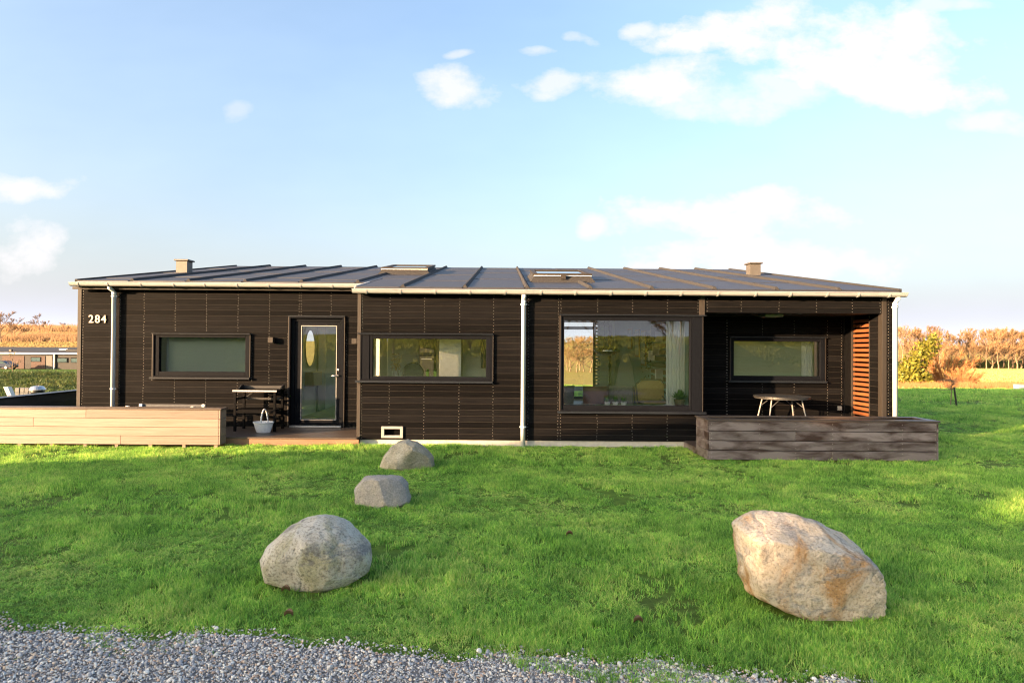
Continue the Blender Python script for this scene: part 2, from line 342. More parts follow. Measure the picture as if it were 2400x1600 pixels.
def build_terrain():
    nr, na = 150, 240
    rr = np.concatenate([[0.0], np.geomspace(0.8, 2400, nr)])
    th = np.linspace(0, 2*math.pi, na, endpoint=False)
    v = [(0, -2.0, gz(0, -2.0))]
    X = np.outer(rr[1:], np.cos(th)); Y = np.outer(rr[1:], np.sin(th))-2.0
    Z = ground(X, Y)
    v = np.concatenate([[[0, -2.0, gz(0, -2)]], np.stack([X, Y, Z], -1).reshape(-1, 3)])
    quads = {'lawn': [], 'field': [], 'hillside': [], 'pasture': []}
    tris = [(0, 1+k, 1+(k+1) % na) for k in range(na)]
    for i in range(nr-1):
        a0 = 1+i*na
        for k in range(na):
            k2 = (k+1) % na
            x, y = X[i, k], Y[i, k]; d = y+11.07
            if y < -34: key = 'pasture'
            elif d > 38 and x < -0.45*d: key = 'hillside' if d > 116 else 'lawn'
            elif d > 31+3*math.sin(x*0.15): key = 'field'
            else: key = 'lawn'
            if key == 'lawn' and math.hypot(x, y+2) > 90 and d < 38: key = 'pasture'
            quads[key].append((a0+k, a0+na+k, a0+na+k2, a0+k2))
    for key, mat in (('lawn', 'lawn'), ('field', 'field'), ('hillside', 'hillgold'), ('pasture', 'pasture')):
        me = bpy.data.meshes.new(key)
        fs = [tuple(q[::-1]) for q in quads[key]]+([t for t in tris] if key == 'lawn' else [])
        used = sorted({i for q in fs for i in q}); mp = {o: n for n, o in enumerate(used)}
        me.from_pydata([tuple(v[i]) for i in used], [], [tuple(mp[i] for i in q) for q in fs])
        me.polygons.foreach_set('use_smooth', [True]*len(me.polygons)); me.update()
        bm = bmesh.new(); bm.from_mesh(me); bmesh.ops.recalc_face_normals(bm, faces=bm.faces)
        if sum(f.normal.z for f in bm.faces) < 0: bmesh.ops.reverse_faces(bm, faces=bm.faces)
        bm.to_mesh(me); bm.free()
        link(key, me, mat, kind='structure')
build_terrain()

# ------------------------------------------------------------------ the black house
YL = 1.19                      # plane of the entrance wall and of the terrace back wall
def zroof(y): return 2.815+0.1724*(y+0.12)
house = thing('black_house', 'long low black timber house with shed roof and pale gutters', 'house')
PITCH = 0.1088
def board_mesh():
    h = PITCH-0.0015; b = 0.0075
    m = MB().prism([(0.0, 0.0), (0.0, h-b), (b*0.9, h), (0.022, h), (0.022, 0.0)], 'x', 0, 1)
    me = m.mesh('board'); me.materials.append(M['board']); me.materials.append(M['board_edge']); me.polygons[3].material_index = 1; return me
BM_X = board_mesh()
def board_mesh_y():            # the same board running in depth, its face towards -x
    h = PITCH-0.0015; b = 0.0075
    m = MB().prism([(0.0, 0.0), (0.0, h-b), (b*0.9, h), (0.022, h), (0.022, 0.0)], 'y', 0, 1)
    me = m.mesh('board_return'); me.materials.append(M['board']); me.materials.append(M['board_edge']); me.polygons[3].material_index = 1; return me
BM_Y = board_mesh_y()
def put_board(parent, x0, x1, y, z0, h, me=BM_X):
    o = bpy.data.objects.new('board', me); COL.objects.link(o); o.parent = parent
    o.location = Vector((x0, y+rnd.uniform(-0.0012, 0.0012), z0)); o.scale = (x1-x0, 1, h/(PITCH-0.0015)); return o
def clad(parent, y, x0, x1, z0, z1, holes, joints=(), top=None):
    n = int(math.ceil((z1-z0)/PITCH-1e-6))
    for i in range(n):
        a = z0+i*PITCH; b = min(a+PITCH-0.0015, z1)
        if b-a < 0.02: continue
        segs = [(x0, x1, a, b)]
        for hx0, hx1, hz0, hz1 in holes:
            new = []
            for (s0, s1, sa, sb) in segs:
                if hx1 <= s0 or hx0 >= s1 or hz1 <= sa or hz0 >= sb: new.append((s0, s1, sa, sb)); continue
                if hx0 > s0: new.append((s0, hx0, sa, sb))
                if hx1 < s1: new.append((hx1, s1, sa, sb))
                m0, m1 = max(s0, hx0), min(s1, hx1)
                if hz0-sa > 0.02: new.append((m0, m1, sa, hz0))
                if sb-hz1 > 0.02: new.append((m0, m1, hz1, sb))
            segs = new
        for (s0, s1, sa, sb) in segs:
            cuts = [s0]+[j for j in joints if s0+0.15 < j < s1-0.15]+[s1]
            for c0, c1 in zip(cuts, cuts[1:]):
                if c1-c0 > 0.03: put_board(parent, c0+(0.001 if c0 != s0 else 0), c1-(0.001 if c1 != s1 else 0), y, sa, sb-sa)
def nails(parent, y, cols, z0, z1, holes, name='nail_heads'):
    mb = MB(); n = int((z1-z0)/PITCH)
    for x in cols:
        for i in range(n+1):
            for dz in (0.026, 0.078):
                z = z0+i*PITCH+dz
                if z > z1-0.02 or any(h[0]-0.01 < x < h[1]+0.01 and h[2]-0.01 < z < h[3]+0.01 for h in holes): continue
                xx = x+rnd.uniform(-0.005, 0.005); r = 0.0054
                mb.prism([(xx+r*math.cos(k*math.pi/3), z+r*math.sin(k*math.pi/3)) for k in range(6)], 'y', y-0.0045, y+0.002)
    mb.build(name, 'nail', parent, kind='stuff')
def shell(mb, y0, y1, x0, x1, z0, z1, holes):
    """solid wall with rectangular openings, as abutting boxes"""
    xs = sorted({x0, x1}|{min(max(h[i], x0), x1) for h in holes for i in (0, 1)})
    for a, b in zip(xs, xs[1:]):
        cur = z0
        for h in sorted([h for h in holes if h[0] <= a+1e-6 and h[1] >= b-1e-6], key=lambda h: h[2]):
            if h[2] > cur: mb.box(a, b, y0, y1, cur, h[2])
            cur = h[3]
        if cur < z1: mb.box(a, b, y0, y1, cur, z1)

H_W1 = (-6.92, -5.02, 1.14, 1.985); H_DOOR = (-4.235, -3.155, 0.165, 2.345)
H_W2 = (-2.55, -0.20, 1.165, 1.985); H_BIG = (1.02, 3.54, 0.645, 2.345); H_VENT = (-2.165, -1.78, 0.14, 0.345)
H_AW = (4.495, 6.35, 1.15, 1.995)
# entrance (left) wall
mb = MB(); shell(mb, YL+0.024, YL+0.20, -8.40, -2.60, 0.05, zroof(YL)-0.10, [H_W1, H_DOOR])
w_ent = mb.build('entrance_wall', 'backing', house)
clad(w_ent, YL, -8.36, -2.61, 0.185, zroof(YL)-0.14, [H_W1, H_DOOR], joints=(-4.034, -7.62))
nails(w_ent, YL, (-8.335, -7.60, -7.128, -6.508, -5.89, -5.265, -4.641, -4.056, -4.013, -3.421), 0.185, zroof(YL)-0.14, [H_W1, H_DOOR])
nails(w_ent, YL, (-6.955, -4.985, -4.275, -3.115), 1.05, 2.05, [H_W1, H_DOOR])
# middle wall
mb = MB(); shell(mb, 0.024, 0.20, -2.575, 3.54, 0.10, zroof(0)-0.10, [H_W2, H_BIG, H_VENT])
w_mid = mb.build('window_wall', 'backing', house)
clad(w_mid, 0.0, -2.545, 3.50, 0.108, zroof(0)-0.09, [H_W2, H_BIG, H_VENT], joints=(1.003,))
nails(w_mid, 0.0, (-2.53, -2.036, -1.414, -0.788, -0.180, 0.445, 0.98, 1.026, 1.682, 2.308, 2.934, 3.48), 0.108, zroof(0)-0.1, [H_W2, H_BIG, H_VENT])
# header over the terrace, right pier
mb = MB(); mb.box(3.545, 7.00, 0.024, 0.20, 2.42, zroof(0)-0.10); mb.box(6.80, 7.00, 0.024, 0.42, -0.1, 2.418)
w_hdr = mb.build('terrace_header', 'backing', house)
clad(w_hdr, 0.0, 3.62, 6.765, 2.415, zroof(0)-0.09, [])
clad(w_hdr, 0.0, 6.855, 7.02, 0.108, zroof(0)-0.09, [])
nails(w_hdr, 0.0, (3.645, 4.25, 4.93, 5.60, 6.24, 6.74), 2.415, 2.72, [])
nails(w_hdr, 0.0, (6.885,), 0.108, 2.7, [])
# terrace back wall, its right return, ceiling
mb = MB(); shell(mb, YL+0.024, YL+0.20, 3.545, 7.00, -0.1, 2.60, [H_AW])
w_ter = mb.build('terrace_wall', 'backing', house)
clad(w_ter, YL, 3.56, 6.74, 0.13, 2.419, [H_AW])
nails(w_ter, YL, (4.42, 4.44, 5.13, 5.76, 6.42, 6.70), 0.13, 2.4, [H_AW])
for i in range(21):
    o = bpy.data.objects.new('board', BM_Y); COL.objects.link(o); o.parent = w_hdr
    o.location = (6.775, 0.03, 0.13+i*PITCH); o.scale = (1, 0.34, 1)
MB().box(3.545, 6.79, 0.205, YL-0.002, 2.425, 2.46).build('terrace_ceiling', 'black', house)
MB().box(3.52, 3.542, 0.205, YL+0.02, 0.1, 2.6).build('terrace_side_wall', 'backing', house)
# slatted screen
scr = MB().box(6.78, 6.83, 0.372, 0.415, 0.1, 2.42).box(6.78, 6.83, 0.955, 1.0, 0.1, 2.42).build('slat_screen', 'trim', house)
MB().box(6.775, 6.90, 1.0, YL+0.02, 0.1, 2.42).build('screen_post', 'board', scr)
sl = MB().box(0, 0.022, 0, 0.54, 0, 0.057).mesh('slat', bevel=0.003); sl.materials.append(M['cedar'])
for i in range(24):
    o = bpy.data.objects.new('slat', sl); COL.objects.link(o); o.parent = scr
    o.location = (6.80+rnd.uniform(-.002, .002), 0.415, 0.16+i*0.0925); o.rotation_euler.x = rnd.uniform(-.004, .004)
# corner boards
for (x0, x1, y0, z0, z1) in ((-8.44, -8.365, YL-0.012, 0.02, zroof(YL)-0.11), (-2.612, -2.548, -0.014, 0.09, zroof(0)-0.085), (3.505, 3.60, -0.012, 2.36, zroof(0)-0.085), (6.768, 6.85, -0.012, 0.0, zroof(0)-0.085)):
    MB().box(x0, x1, y0, y0+0.12, z0, z1).build('corner_board', 'trim', house, bevel=0.003)
MB().box(7.022, 7.05, -0.01, 8.0, 0.05, zroof(0)-0.085).build('gable_wall', 'board', house)
# plinth
MB().box(-2.56, 3.50, 0.018, 0.25, -0.3, 0.104).build('plinth', 'plinth', house)
MB().box(-8.38, -2.62, YL+0.03, YL+0.2, -0.3, 0.17).build('plinth', 'plinth', house)
# rest of the envelope
def gable(x0, x1, y0):
    poly = [(y0, 0.0), (8.0, 0.0), (8.0, zroof(8.0)-0.13), (y0, zroof(y0)-0.13)]
    return MB().prism(poly, 'x', x0, x1)
gable(-8.40, -8.22, YL+0.202).build('gable_wall', 'board', house)
gable(6.90, 7.02, YL+0.202).build('gable_wall', 'board', house)
MB().box(-8.219, -8.20, YL+0.21, 7.84, 0.18, 2.6).box(6.87, 6.899, YL+0.21, 7.84, 0.18, 2.6).build('lining', 'offwhite', house)
mb = MB(); rear_holes = [(-0.2, 2.95, 0.22, 2.62), (-8.0, -4.9, 0.3, 2.45), (3.8, 6.7, 0.3, 2.45), (-4.3, -0.4, 0.3, 2.45)]  # rear openings, mostly unseen, enlarged to bring daylight into the rooms
shell(mb, 7.85, 8.0, -8.21, 6.89, 0.0, zroof(7.85)-0.14, rear_holes); mb.build('rear_wall', 'offwhite', house)
# the kitchen window turns the corner: its return pane faces the entrance deck
MB().box(-2.58, -2.44, 0.21, 0.26, 0.18, 2.6).box(-2.58, -2.44, 0.26, 1.12, 0.18, 1.165).box(-2.58, -2.44, 0.26, 1.12, 1.985, 2.6).box(-2.58, -2.44, 1.12, 1.9, 0.18, 2.6).build('partition_wall', 'offwhite', house)
for i_ in range(24):
    z_ = 0.108+i_*PITCH
    for y0_, y1_ in (((0.13, 0.24), (1.13, 1.188)) if 1.10 < z_ < 1.97 else ((0.13, 1.188),)):
        o = bpy.data.objects.new('board', BM_Y); COL.objects.link(o); o.parent = w_mid; o.location = (-2.605, y0_, z_); o.scale = (1, y1_-y0_, 1)
rp = MB().box(-2.603, -2.56, 0.245, 0.285, 1.166, 1.984).box(-2.603, -2.56, 1.085, 1.125, 1.166, 1.984).box(-2.603, -2.56, 0.285, 1.085, 1.166, 1.206).box(-2.603, -2.56, 0.285, 1.085, 1.944, 1.984).build('window', 'frame', house)
MB().box(-2.584, -2.578, 0.28, 1.09, 1.20, 1.95).build('pane', 'glass', rp)

MB().box(3.40, 3.515, 0.21, 7.84, 0.18, 2.6).build('partition_wall', 'teal', house)
mb = MB(); mb.box(-4.62, -4.52, YL+0.21, 3.4, 0.18, 2.6); mb.box(-2.72, -2.62, 1.41, 2.9, 0.18, 2.6)
mb.box(-4.62, -4.52, 3.401, 7.84, 0.18, 2.6); mb.build('partition_wall', 'offwhite', house)
mb = MB(); mb.box(-2.43, -0.05, 1.9, 2.0, 0.18, 2.6); mb.build('partition_wall', 'offwhite', house)
MB().box(-8.21, -2.61, YL+0.21, 7.84, 0.10, 0.178).box(-2.60, 3.52, 0.26, 7.84, 0.10, 0.178).box(3.53, 6.89, YL+0.21, 7.84, 0.10, 0.178).build('interior_floor', 'parquet', house)
SKY_A = (-2.97, -1.88, 4.0, 5.6); SKY_B = (0.63, 1.77, 1.6, 3.2)      # roof openings under the two skylights
def flat_holed(mb, x0, x1, y0, y1, z0, z1, holes):
    rects = [(x0, x1, y0, y1)]
    for a, b, c, d in holes:
        new = []
        for (p, q, r, s) in rects:
            if b <= p or a >= q or d <= r or c >= s: new.append((p, q, r, s)); continue
            if a > p: new.append((p, a, r, s))
            if b < q: new.append((b, q, r, s))
            m0, m1 = max(a, p), min(b, q)
            if c > r: new.append((m0, m1, r, c))
            if d < s: new.append((m0, m1, d, s))
        rects = new
    if mb is not None:
        for (p, q, r, s) in rects: mb.box(p, q, r, s, z0, z1)
    return rects
mb = MB(); flat_holed(mb, -8.21, -2.61, YL+0.205, 7.84, 2.601, 2.63, [SKY_A]); flat_holed(mb, -2.609, 3.52, 0.205, 7.84, 2.601, 2.63, [SKY_A, SKY_B]); mb.box(3.53, 6.89, YL+0.205, 7.84, 2.601, 2.63)
mb.build('interior_ceiling', 'ceiling', house)
for a, b, c, d in (SKY_A, SKY_B):
    zt = lambda y: zroof(y)-0.02
    mb = MB()
    for x in (a-0.02, b): mb.prism([(c, 2.632), (d, 2.632), (d, zt(d)), (c, zt(c))], 'x', x, x+0.02)
    mb.box(a, b, c-0.02, c, 2.632, zt(c)); mb.box(a, b, d, d+0.02, 2.632, zt(d))
    mb.build('skylight_shaft', 'white', house)
for i, (a, b, c, d) in enumerate(rear_holes):
    rw = MB().box(a, a+0.06, 7.9, 7.96, c, d).box(b-0.06, b, 7.9, 7.96, c, d).box(a+0.06, b-0.06, 7.9, 7.96, c, c+0.06).box(a+0.06, b-0.06, 7.9, 7.96, d-0.06, d)
    if i == 0: rw.box(a+0.06, b-0.06, 7.905, 7.955, 2.34, 2.43)
    rw = rw.build('window', 'frame', house)
    MB().box(a+0.05, b-0.05, 7.925, 7.931, c+0.05, d-0.05).build('pane', 'glass', rw)

# roof
def roof_strip(x0, x1, y0, y1, t0, t1):
    return MB().prism([(y0, zroof(y0)+t0), (y1, zroof(y1)+t0), (y1, zroof(y1)+t1), (y0, zroof(y0)+t1)], 'x', x0, x1)
roof = MB()
for p, q, r, s in flat_holed(None, -8.375, -2.64, 1.0, 8.2, 0, 0, [SKY_A])+flat_holed(None, -2.639, 7.045, -0.12, 8.2, 0, 0, [SKY_A, SKY_B]):
    roof.prism([(r, zroof(r)-0.11), (s, zroof(s)-0.11), (s, zroof(s)-0.006), (r, zroof(r)-0.006)], 'x', p, q)
roof = roof.build('roof', 'felt', house)
ribs_x = [-8.38, -7.294, -6.189, -5.080, -3.973, -2.868, -1.798, -0.693, 0.412, 1.535, 2.635, 3.747, 4.855, 5.961, 7.05]
def felt(x0, x1, y0, y1):
    for p, q, r, s in flat_holed(None, x0, x1, y0, y1, 0, 0, [(h[0]-0.005, h[1]+0.005, h[2]-0.005, h[3]+0.005) for h in (SKY_A, SKY_B)]):
        if q-p < 0.01 or s-r < 0.01: continue
        lift = lambda y: 0.010-0.008*(y-y0)/(y1-y0)
        MB().prism([(r, zroof(r)-0.004), (s, zroof(s)-0.004), (s, zroof(s)+lift(s)), (r, zroof(r)+lift(r))], 'x', p, q).build('felt_sheet', 'felt', roof)
for i, (a, b) in enumerate(zip(ribs_x, ribs_x[1:])):
    y0 = 1.0 if b < -2.6 else -0.12
    if a < -2.64 < b: felt(a+0.052, -2.64, 1.0, 8.2)
    aa = max(a, -2.63) if y0 < 0 else a
    cuts = [y0]+[c for c in ((2.35, 5.0, 7.4) if i % 2 else (1.75, 3.9, 6.2))]+[8.2]
    for c0, c1 in zip(cuts, cuts[1:]): felt(aa+(0.052 if aa == a else 0), b-0.052, c0, c1)
for x in ribs_x[1:-1]:
    y0 = 1.03 if x < -2.64 else -0.10; y1 = 8.19
    if abs(x-1.535) < .01: y1 = 1.45
    w = 0.05; h = 0.062
    mb = MB(); vs = []
    for y in (y0, y1):
        z = zroof(y)-0.004; vs += [(x-w, y, z), (x+w, y, z), (x+0.012, y+(0.03 if y == y0 else 0), z+h), (x-0.012, y+(0.03 if y == y0 else 0), z+h)]
    mb.add(vs, [(0, 1, 2, 3), (7, 6, 5, 4), (0, 4, 5, 1), (1, 5, 6, 2), (2, 6, 7, 3), (3, 7, 4, 0)])
    mb.build('rib', 'rib', roof)
# verge trims
for x0, x1, y0 in ((-8.38, -8.33, 1.0), (7.0, 7.05, -0.12)):
    roof_strip(x0, x1, y0, 8.2, -0.10, 0.035).build('verge', 'rib', roof)
roof_strip(-2.66, -2.62, -0.10, 1.02, -0.10, 0.02).build('verge', 'zinc', roof)
# fascias
MB().box(-8.44, -2.66, 1.02, 1.06, zroof(1)-0.16, zroof(1)-0.112).build('fascia', 'trim', house)
# gutters
def gutter(x0, x1, y, z, brackets):
    r = 0.066; n = 12; t = 0.004; mb = MB()
    outer = [(y+r*math.cos(math.pi+math.pi*k/n), z+r*1.05*math.sin(math.pi+math.pi*k/n)) for k in range(n+1)]
    inner = [(y+(r-t)*math.cos(math.pi+math.pi*k/n), z+(r-t)*1.05*math.sin(math.pi+math.pi*k/n)) for k in range(n+1)]
    mb.prism(outer+inner[::-1], 'x', x0, x1)
    mb.tube([(x0, y-r-0.004, z+0.002), (x1, y-r-0.004, z+0.002)], 0.010, 8)
    for xx in (x0, x1-0.004): mb.prism(outer+[(y+r, z+0.001), (y-r, z+0.001)], 'x', xx, xx+0.004)
    g = mb.build('gutter', 'zinc', house)
    for bx in brackets:
        q = MB(); ro = r+0.009
        o2 = [(y+ro*math.cos(math.pi+math.pi*k/n), z+ro*1.05*math.sin(math.pi+math.pi*k/n)) for k in range(n+1)]
        i2 = [(y+(r+.0005)*math.cos(math.pi+math.pi*k/n), z+(r+.0005)*1.05*math.sin(math.pi+math.pi*k/n)) for k in range(n+1)]
        q.prism(o2+i2[::-1], 'x', bx-0.015, bx+0.015); q.build('bracket', 'zinc', g)
    return g
gutter(-8.405, -2.50, 0.925, 2.965, (-8.237, -7.666, -7.028, -6.391, -5.794, -5.164, -4.553, -3.935, -3.324))
gutter(-2.66, 7.075, -0.195, 2.765, (-2.415, -1.813, -1.208, -0.599, 0.017, 0.648, 1.255, 1.877, 2.489, 3.111, 3.758, 4.417, 5.028, 5.669, 6.219, 6.763))
def downspout(x, y, ytop, z0, z1, clamps):
    d = MB().tube([(x, ytop, z1+0.02), (x, ytop+0.01, z1-0.03), (x, y, z1-0.10), (x, y, z0)], 0.040, 16).build('downspout', 'spout', house, smooth=True)
    MB().tube([(x, y, z1-0.16), (x, y, z1-0.10)], 0.043, 16).build('socket', 'spout', d, smooth=True)
    for z in clamps:
        MB().tube([(x, y, z-0.012), (x, y, z+0.012)], 0.0435, 16).box(x-0.058, x+0.058, y-0.006, y+0.006, z-0.012, z+0.012).box(x-0.01, x+0.01, y+0.04, y+0.10, z-0.01, z+0.01).build('clamp', 'spout', d)
downspout(-7.675, YL-0.085, 0.955, 0.165, 2.90, (2.72, 0.9))
downspout(0.355, -0.085, -0.175, -0.05, 2.70, (2.53, 0.36))
downspout(6.955, -0.085, -0.175, 0.0, 2.70, (2.53, 0.36))

# windows
def window(hole, y, glass, left_panel=None, right_panel=None, flash=None):
    x0, x1, z0, z1 = hole; gx0, gx1, gz0, gz1 = glass
    fx0 = left_panel if left_panel else x0; fx1 = right_panel if right_panel else x1
    w = MB().box(x0, x0+0.02, y-0.05, y+0.16, z0, z1).box(x1-0.02, x1, y-0.05, y+0.16, z0, z1).box(x0+0.02, x1-0.02, y-0.05, y+0.16, z1-0.02, z1).box(x0+0.02, x1-0.02, y-0.05, y+0.16, z0, z0+0.02).build('window', 'frame', house)
    fy0, fy1 = y-0.03, y+0.06
    a0, a1 = fx0+0.021, fx1-0.021
    MB().box(a0, gx0, fy0, fy1, z0+0.021, z1-0.021).box(gx1, a1, fy0, fy1, z0+0.021, z1-0.021).box(gx0, gx1, fy0, fy1, z0+0.021, gz0).box(gx0, gx1, fy0, fy1, gz1, z1-0.021).build('frame', 'frame', w, bevel=0.004)
    MB().box(gx0-0.005, gx1+0.005, fy0+0.035, fy0+0.041, gz0-0.005, gz1+0.005).build('pane', 'glass', w)
    for a, b in ((x0+0.021, fx0+0.018) if left_panel else (0, 0), (fx1-0.018, x1-0.021) if right_panel else (0, 0)):
        if b > a: MB().box(a, b, y-0.04, y+0.06, z0+0.021, z1-0.021).build('side_panel', 'frame', w)
    MB().box(x1+0.001, x1+0.02, y-0.045, y+0.02, z0, z1).box(x0-0.02, x0-0.001, y-0.045, y+0.02, z0, z1).build('jamb_trim', 'trim', w)
    f0, f1 = flash or (x0-0.02, x1+0.02)
    MB().prism([(y-0.085, z1+0.002), (y-0.085, z1+0.014), (y+0.02, z1+0.03), (y+0.02, z1+0.002)], 'x', f0, f1).build('head_flashing', 'flash', w)
    MB().prism([(y-0.085, z0-0.04), (y-0.085, z0-0.004), (y+0.0, z0-0.001), (y+0.0, z0-0.04)], 'x', f0-0.03, f1).build('sill', 'flash', w)
    return w
window(H_W1, YL, (-6.807, -5.103, 1.246, 1.919))
window(H_W2, 0.0, (-2.333, -0.309, 1.234, 1.907), left_panel=-2.41, flash=(-2.60, -0.19))
window(H_BIG, 0.0, (1.084, 3.329, 0.744, 2.259), right_panel=3.386, flash=(1.0, 3.61))
window(H_AW, YL, (4.557, 6.262, 1.240, 1.922))
# small framed wall vent
vt = MB().box(-2.165, -2.115, -0.035, 0.03, 0.14, 0.345).box(-1.83, -1.78, -0.035, 0.03, 0.14, 0.345).box(-2.115, -1.83, -0.035, 0.03, 0.14, 0.185).box(-2.115, -1.83, -0.035, 0.03, 0.30, 0.345).build('wall_vent', 'grey', house, bevel=0.004)
MB().box(-2.116, -1.829, 0.075, 0.08, 0.184, 0.301).build('back_plate', 'board', vt)
# door
x0, x1, z0, z1 = H_DOOR
door = MB().box(x0, x0+0.025, YL-0.05, YL+0.16, z0, z1).box(x1-0.025, x1, YL-0.05, YL+0.16, z0, z1).box(x0+0.025, x1-0.025, YL-0.05, YL+0.16, z1-0.025, z1).build('door', 'frame', house)
MB().box(x1+0.001, x1+0.02, YL-0.045, YL+0.02, z0, z1).box(x0-0.02, x0-0.001, YL-0.045, YL+0.02, z0, z1).build('jamb_trim', 'trim', door)
MB().box(x0+0.026, x0+0.09, YL+0.02, YL+0.12, z0+0.03, z1-0.026).box(x1-0.09, x1-0.026, YL+0.02, YL+0.12, z0+0.03, z1-0.026).box(x0+0.09, x1-0.09, YL+0.02, YL+0.12, z1-0.09, z1-0.026).build('frame', 'frame', door, bevel=0.004)
gx0, gx1, gz0, gz1 = -4.02, -3.31, 0.30, 2.175
MB().box(x0+0.092, gx0, YL+0.035, YL+0.095, z0+0.04, z1-0.092).box(gx1, x1-0.092, YL+0.035, YL+0.095, z0+0.04, z1-0.092).box(gx0, gx1, YL+0.035, YL+0.095, z0+0.04, gz0).box(gx0, gx1, YL+0.035, YL+0.095, gz1, z1-0.092).build('leaf', 'frame', door, bevel=0.004)
bd = MB()
for a, b, c, d in ((gx0, gx0+.012, gz0, gz1), (gx1-.012, gx1, gz0, gz1), (gx0+.012, gx1-.012, gz0, gz0+.012), (gx0+.012, gx1-.012, gz1-.012, gz1)): bd.box(a, b, YL+0.028, YL+0.06, c, d)
bd.build('glazing_bead', 'grey', door)
MB().box(gx0-0.004, gx1+0.004, YL+0.062, YL+0.068, gz0-0.004, gz1+0.004).build('pane', 'glass', door)
MB().box(x0+0.03, x1-0.03, YL-0.07, YL+0.03, z0+0.002, z0+0.035).build('threshold', 'steel', door, bevel=0.004)
MB().tube([(-3.272, YL+0.04, 1.185), (-3.272, YL-0.02, 1.185)], 0.018, 12).tube([(-3.272, YL-0.018, 1.185), (-3.40, YL-0.022, 1.182)], 0.010, 8).build('handle', 'steel', door, smooth=True)
MB().tube([(-3.272, YL+0.04, 1.30), (-3.272, YL+0.018, 1.30)], 0.026, 14).build('lock', 'steel', door, smooth=True)
MB().box(x0-0.02, x1+0.02, YL-0.06, YL+0.02, z1+0.002, z1+0.02).build('head_flashing', 'flash', door)
# skylights and vents
def skylight(x0, x1, y0, L, hh):
    z = lambda y: zroof(y)
    base = MB(); vs = []
    for e, t in ((0.10, 0.0), (0.0, hh*0.7)):
        for (x, y) in ((x0-e, y0-e), (x1+e, y0-e), (x1+e, y0+L+e), (x0-e, y0+L+e)): vs.append((x, y, z(y)+t))
    base.add(vs, [(0, 1, 5, 4), (1, 2, 6, 5), (2, 3, 7, 6), (3, 0, 4, 7)])
    s = base.build('skylight', 'rib', house)
    fr = MB()
    for p, q, r, e in flat_holed(None, x0-0.03, x1+0.03, y0-0.03, y0+L+0.03, 0, 0, [(x0+0.06, x1-0.06, y0+0.06, y0+L-0.06)]):
        fr.prism([(r, z(r)+hh*0.72), (e, z(e)+hh*0.72), (e, z(e)+hh), (r, z(r)+hh)], 'x', p, q)
    fr.build('cover_frame', 'trim', s)
    MB().box(x0-0.02, x1+0.02, y0-0.036, y0-0.031, z(y0)+hh*0.66, z(y0)+hh*0.74).build('seal_strip', 'white', s)
    MB().prism([(y0+0.055, z(y0+.055)+hh*.85), (y0+L-0.055, z(y0+L-.055)+hh*.85), (y0+L-0.055, z(y0+L-.055)+hh*.85+0.006), (y0+0.055, z(y0+.055)+hh*.85+0.006)], 'x', x0+0.055, x1-0.055).build('pane', 'glass', s)
    return s
skylight(-2.97, -1.88, 4.0, 1.6, 0.18)
s2 = skylight(0.63, 1.77, 1.6, 1.6, 0.18)
MB().box(1.16, 1.26, 1.50, 1.56, zroof(1.5)+0.07, zroof(1.5)+0.16).build('motor_box', 'trim', s2)
for x, y in ((-7.93, 4.26), (6.47, 4.96)):
    v = MB().box(x-0.135, x+0.135, y-0.135, y+0.135, zroof(y)-0.1, zroof(y)+0.27).build('roof_vent', 'ventgrey', house)
    MB().box(x-0.175, x+0.175, y-0.175, y+0.175, zroof(y)+0.272, zroof(y)+0.31).build('cap', 'ventgrey', v, bevel=0.006)
MB().box(7.052, 7.10, 0.5, 0.75, 0.78, 1.22).build('meter_box', 'black', house)

# house number, three raised digits
num = thing('house_number', 'raised cream digits 284 on the dark boards by the left corner', 'house number', (-8.04, YL, 2.2))
def digit(ch, x):
    cu = bpy.data.curves.new('digit_curve', 'FONT'); cu.body = ch; cu.size = 0.215; cu.extrude = 0.008; cu.offset = 0.0015; cu.align_x = 'CENTER'
    tmp = bpy.data.objects.new('digit_tmp', cu); COL.objects.link(tmp)
    bpy.context.view_layer.update()
    me = bpy.data.meshes.new_from_object(tmp.evaluated_get(bpy.context.evaluated_depsgraph_get()))
    bpy.data.objects.remove(tmp); bpy.data.curves.remove(cu)
    me.transform(Matrix.Rotation(R(90), 4, 'X')); me.materials.clear(); me.materials.append(M['cream'])
    o = link('digit', me, None, num); o.location = (x, -0.016, 0.0)
for ch, x in (('2', -0.125), ('8', 0.0), ('4', 0.125)): digit(ch, x)

# wall lamps
def lamp(x, y, z, label):
    t = thing('wall_lamp', label, 'wall lamp', (x, y, z), 'box wall lamps by the entrance')
    MB().box(x-0.05, x+0.05, y-0.12, y-0.012, z-0.055, z+0.055).build('housing', 'trim', t, bevel=0.004)
    MB().box(x-0.035, x+0.035, y-0.011, y, z-0.045, z+0.045).build('mount', 'black', t)
    MB().box(x-0.035, x+0.035, y-0.105, y-0.03, z-0.0575, z-0.0555).build('lens', 'white', t)
lamp(-4.575, YL, 1.88, 'small square wall lamp left of the glazed door')
lamp(-2.93, YL, 1.87, 'small square wall lamp right of the door near the corner')
t = thing('ceiling_lamp', 'flat rectangular lamp under the dark terrace ceiling', 'lamp', (5.05, 0.62, 2.425))
MB().box(4.88, 5.22, 0.46, 0.76, 2.375, 2.424).build('housing', 'grey', t, bevel=0.006)
MB().box(4.91, 5.19, 0.49, 0.73, 2.371, 2.3745).build('diffuser', 'white', t)
t = thing('power_outlet', 'small grey outdoor socket on the dark wall behind the round table', 'socket', (6.65, YL, 0.61))
MB().box(6.61, 6.69, YL-0.05, YL-0.001, 0.57, 0.655).build('box', 'grey', t, bevel=0.006)
MB().box(6.62, 6.68, YL-0.056, YL-0.0505, 0.58, 0.645).build('lid', 'grey', t)

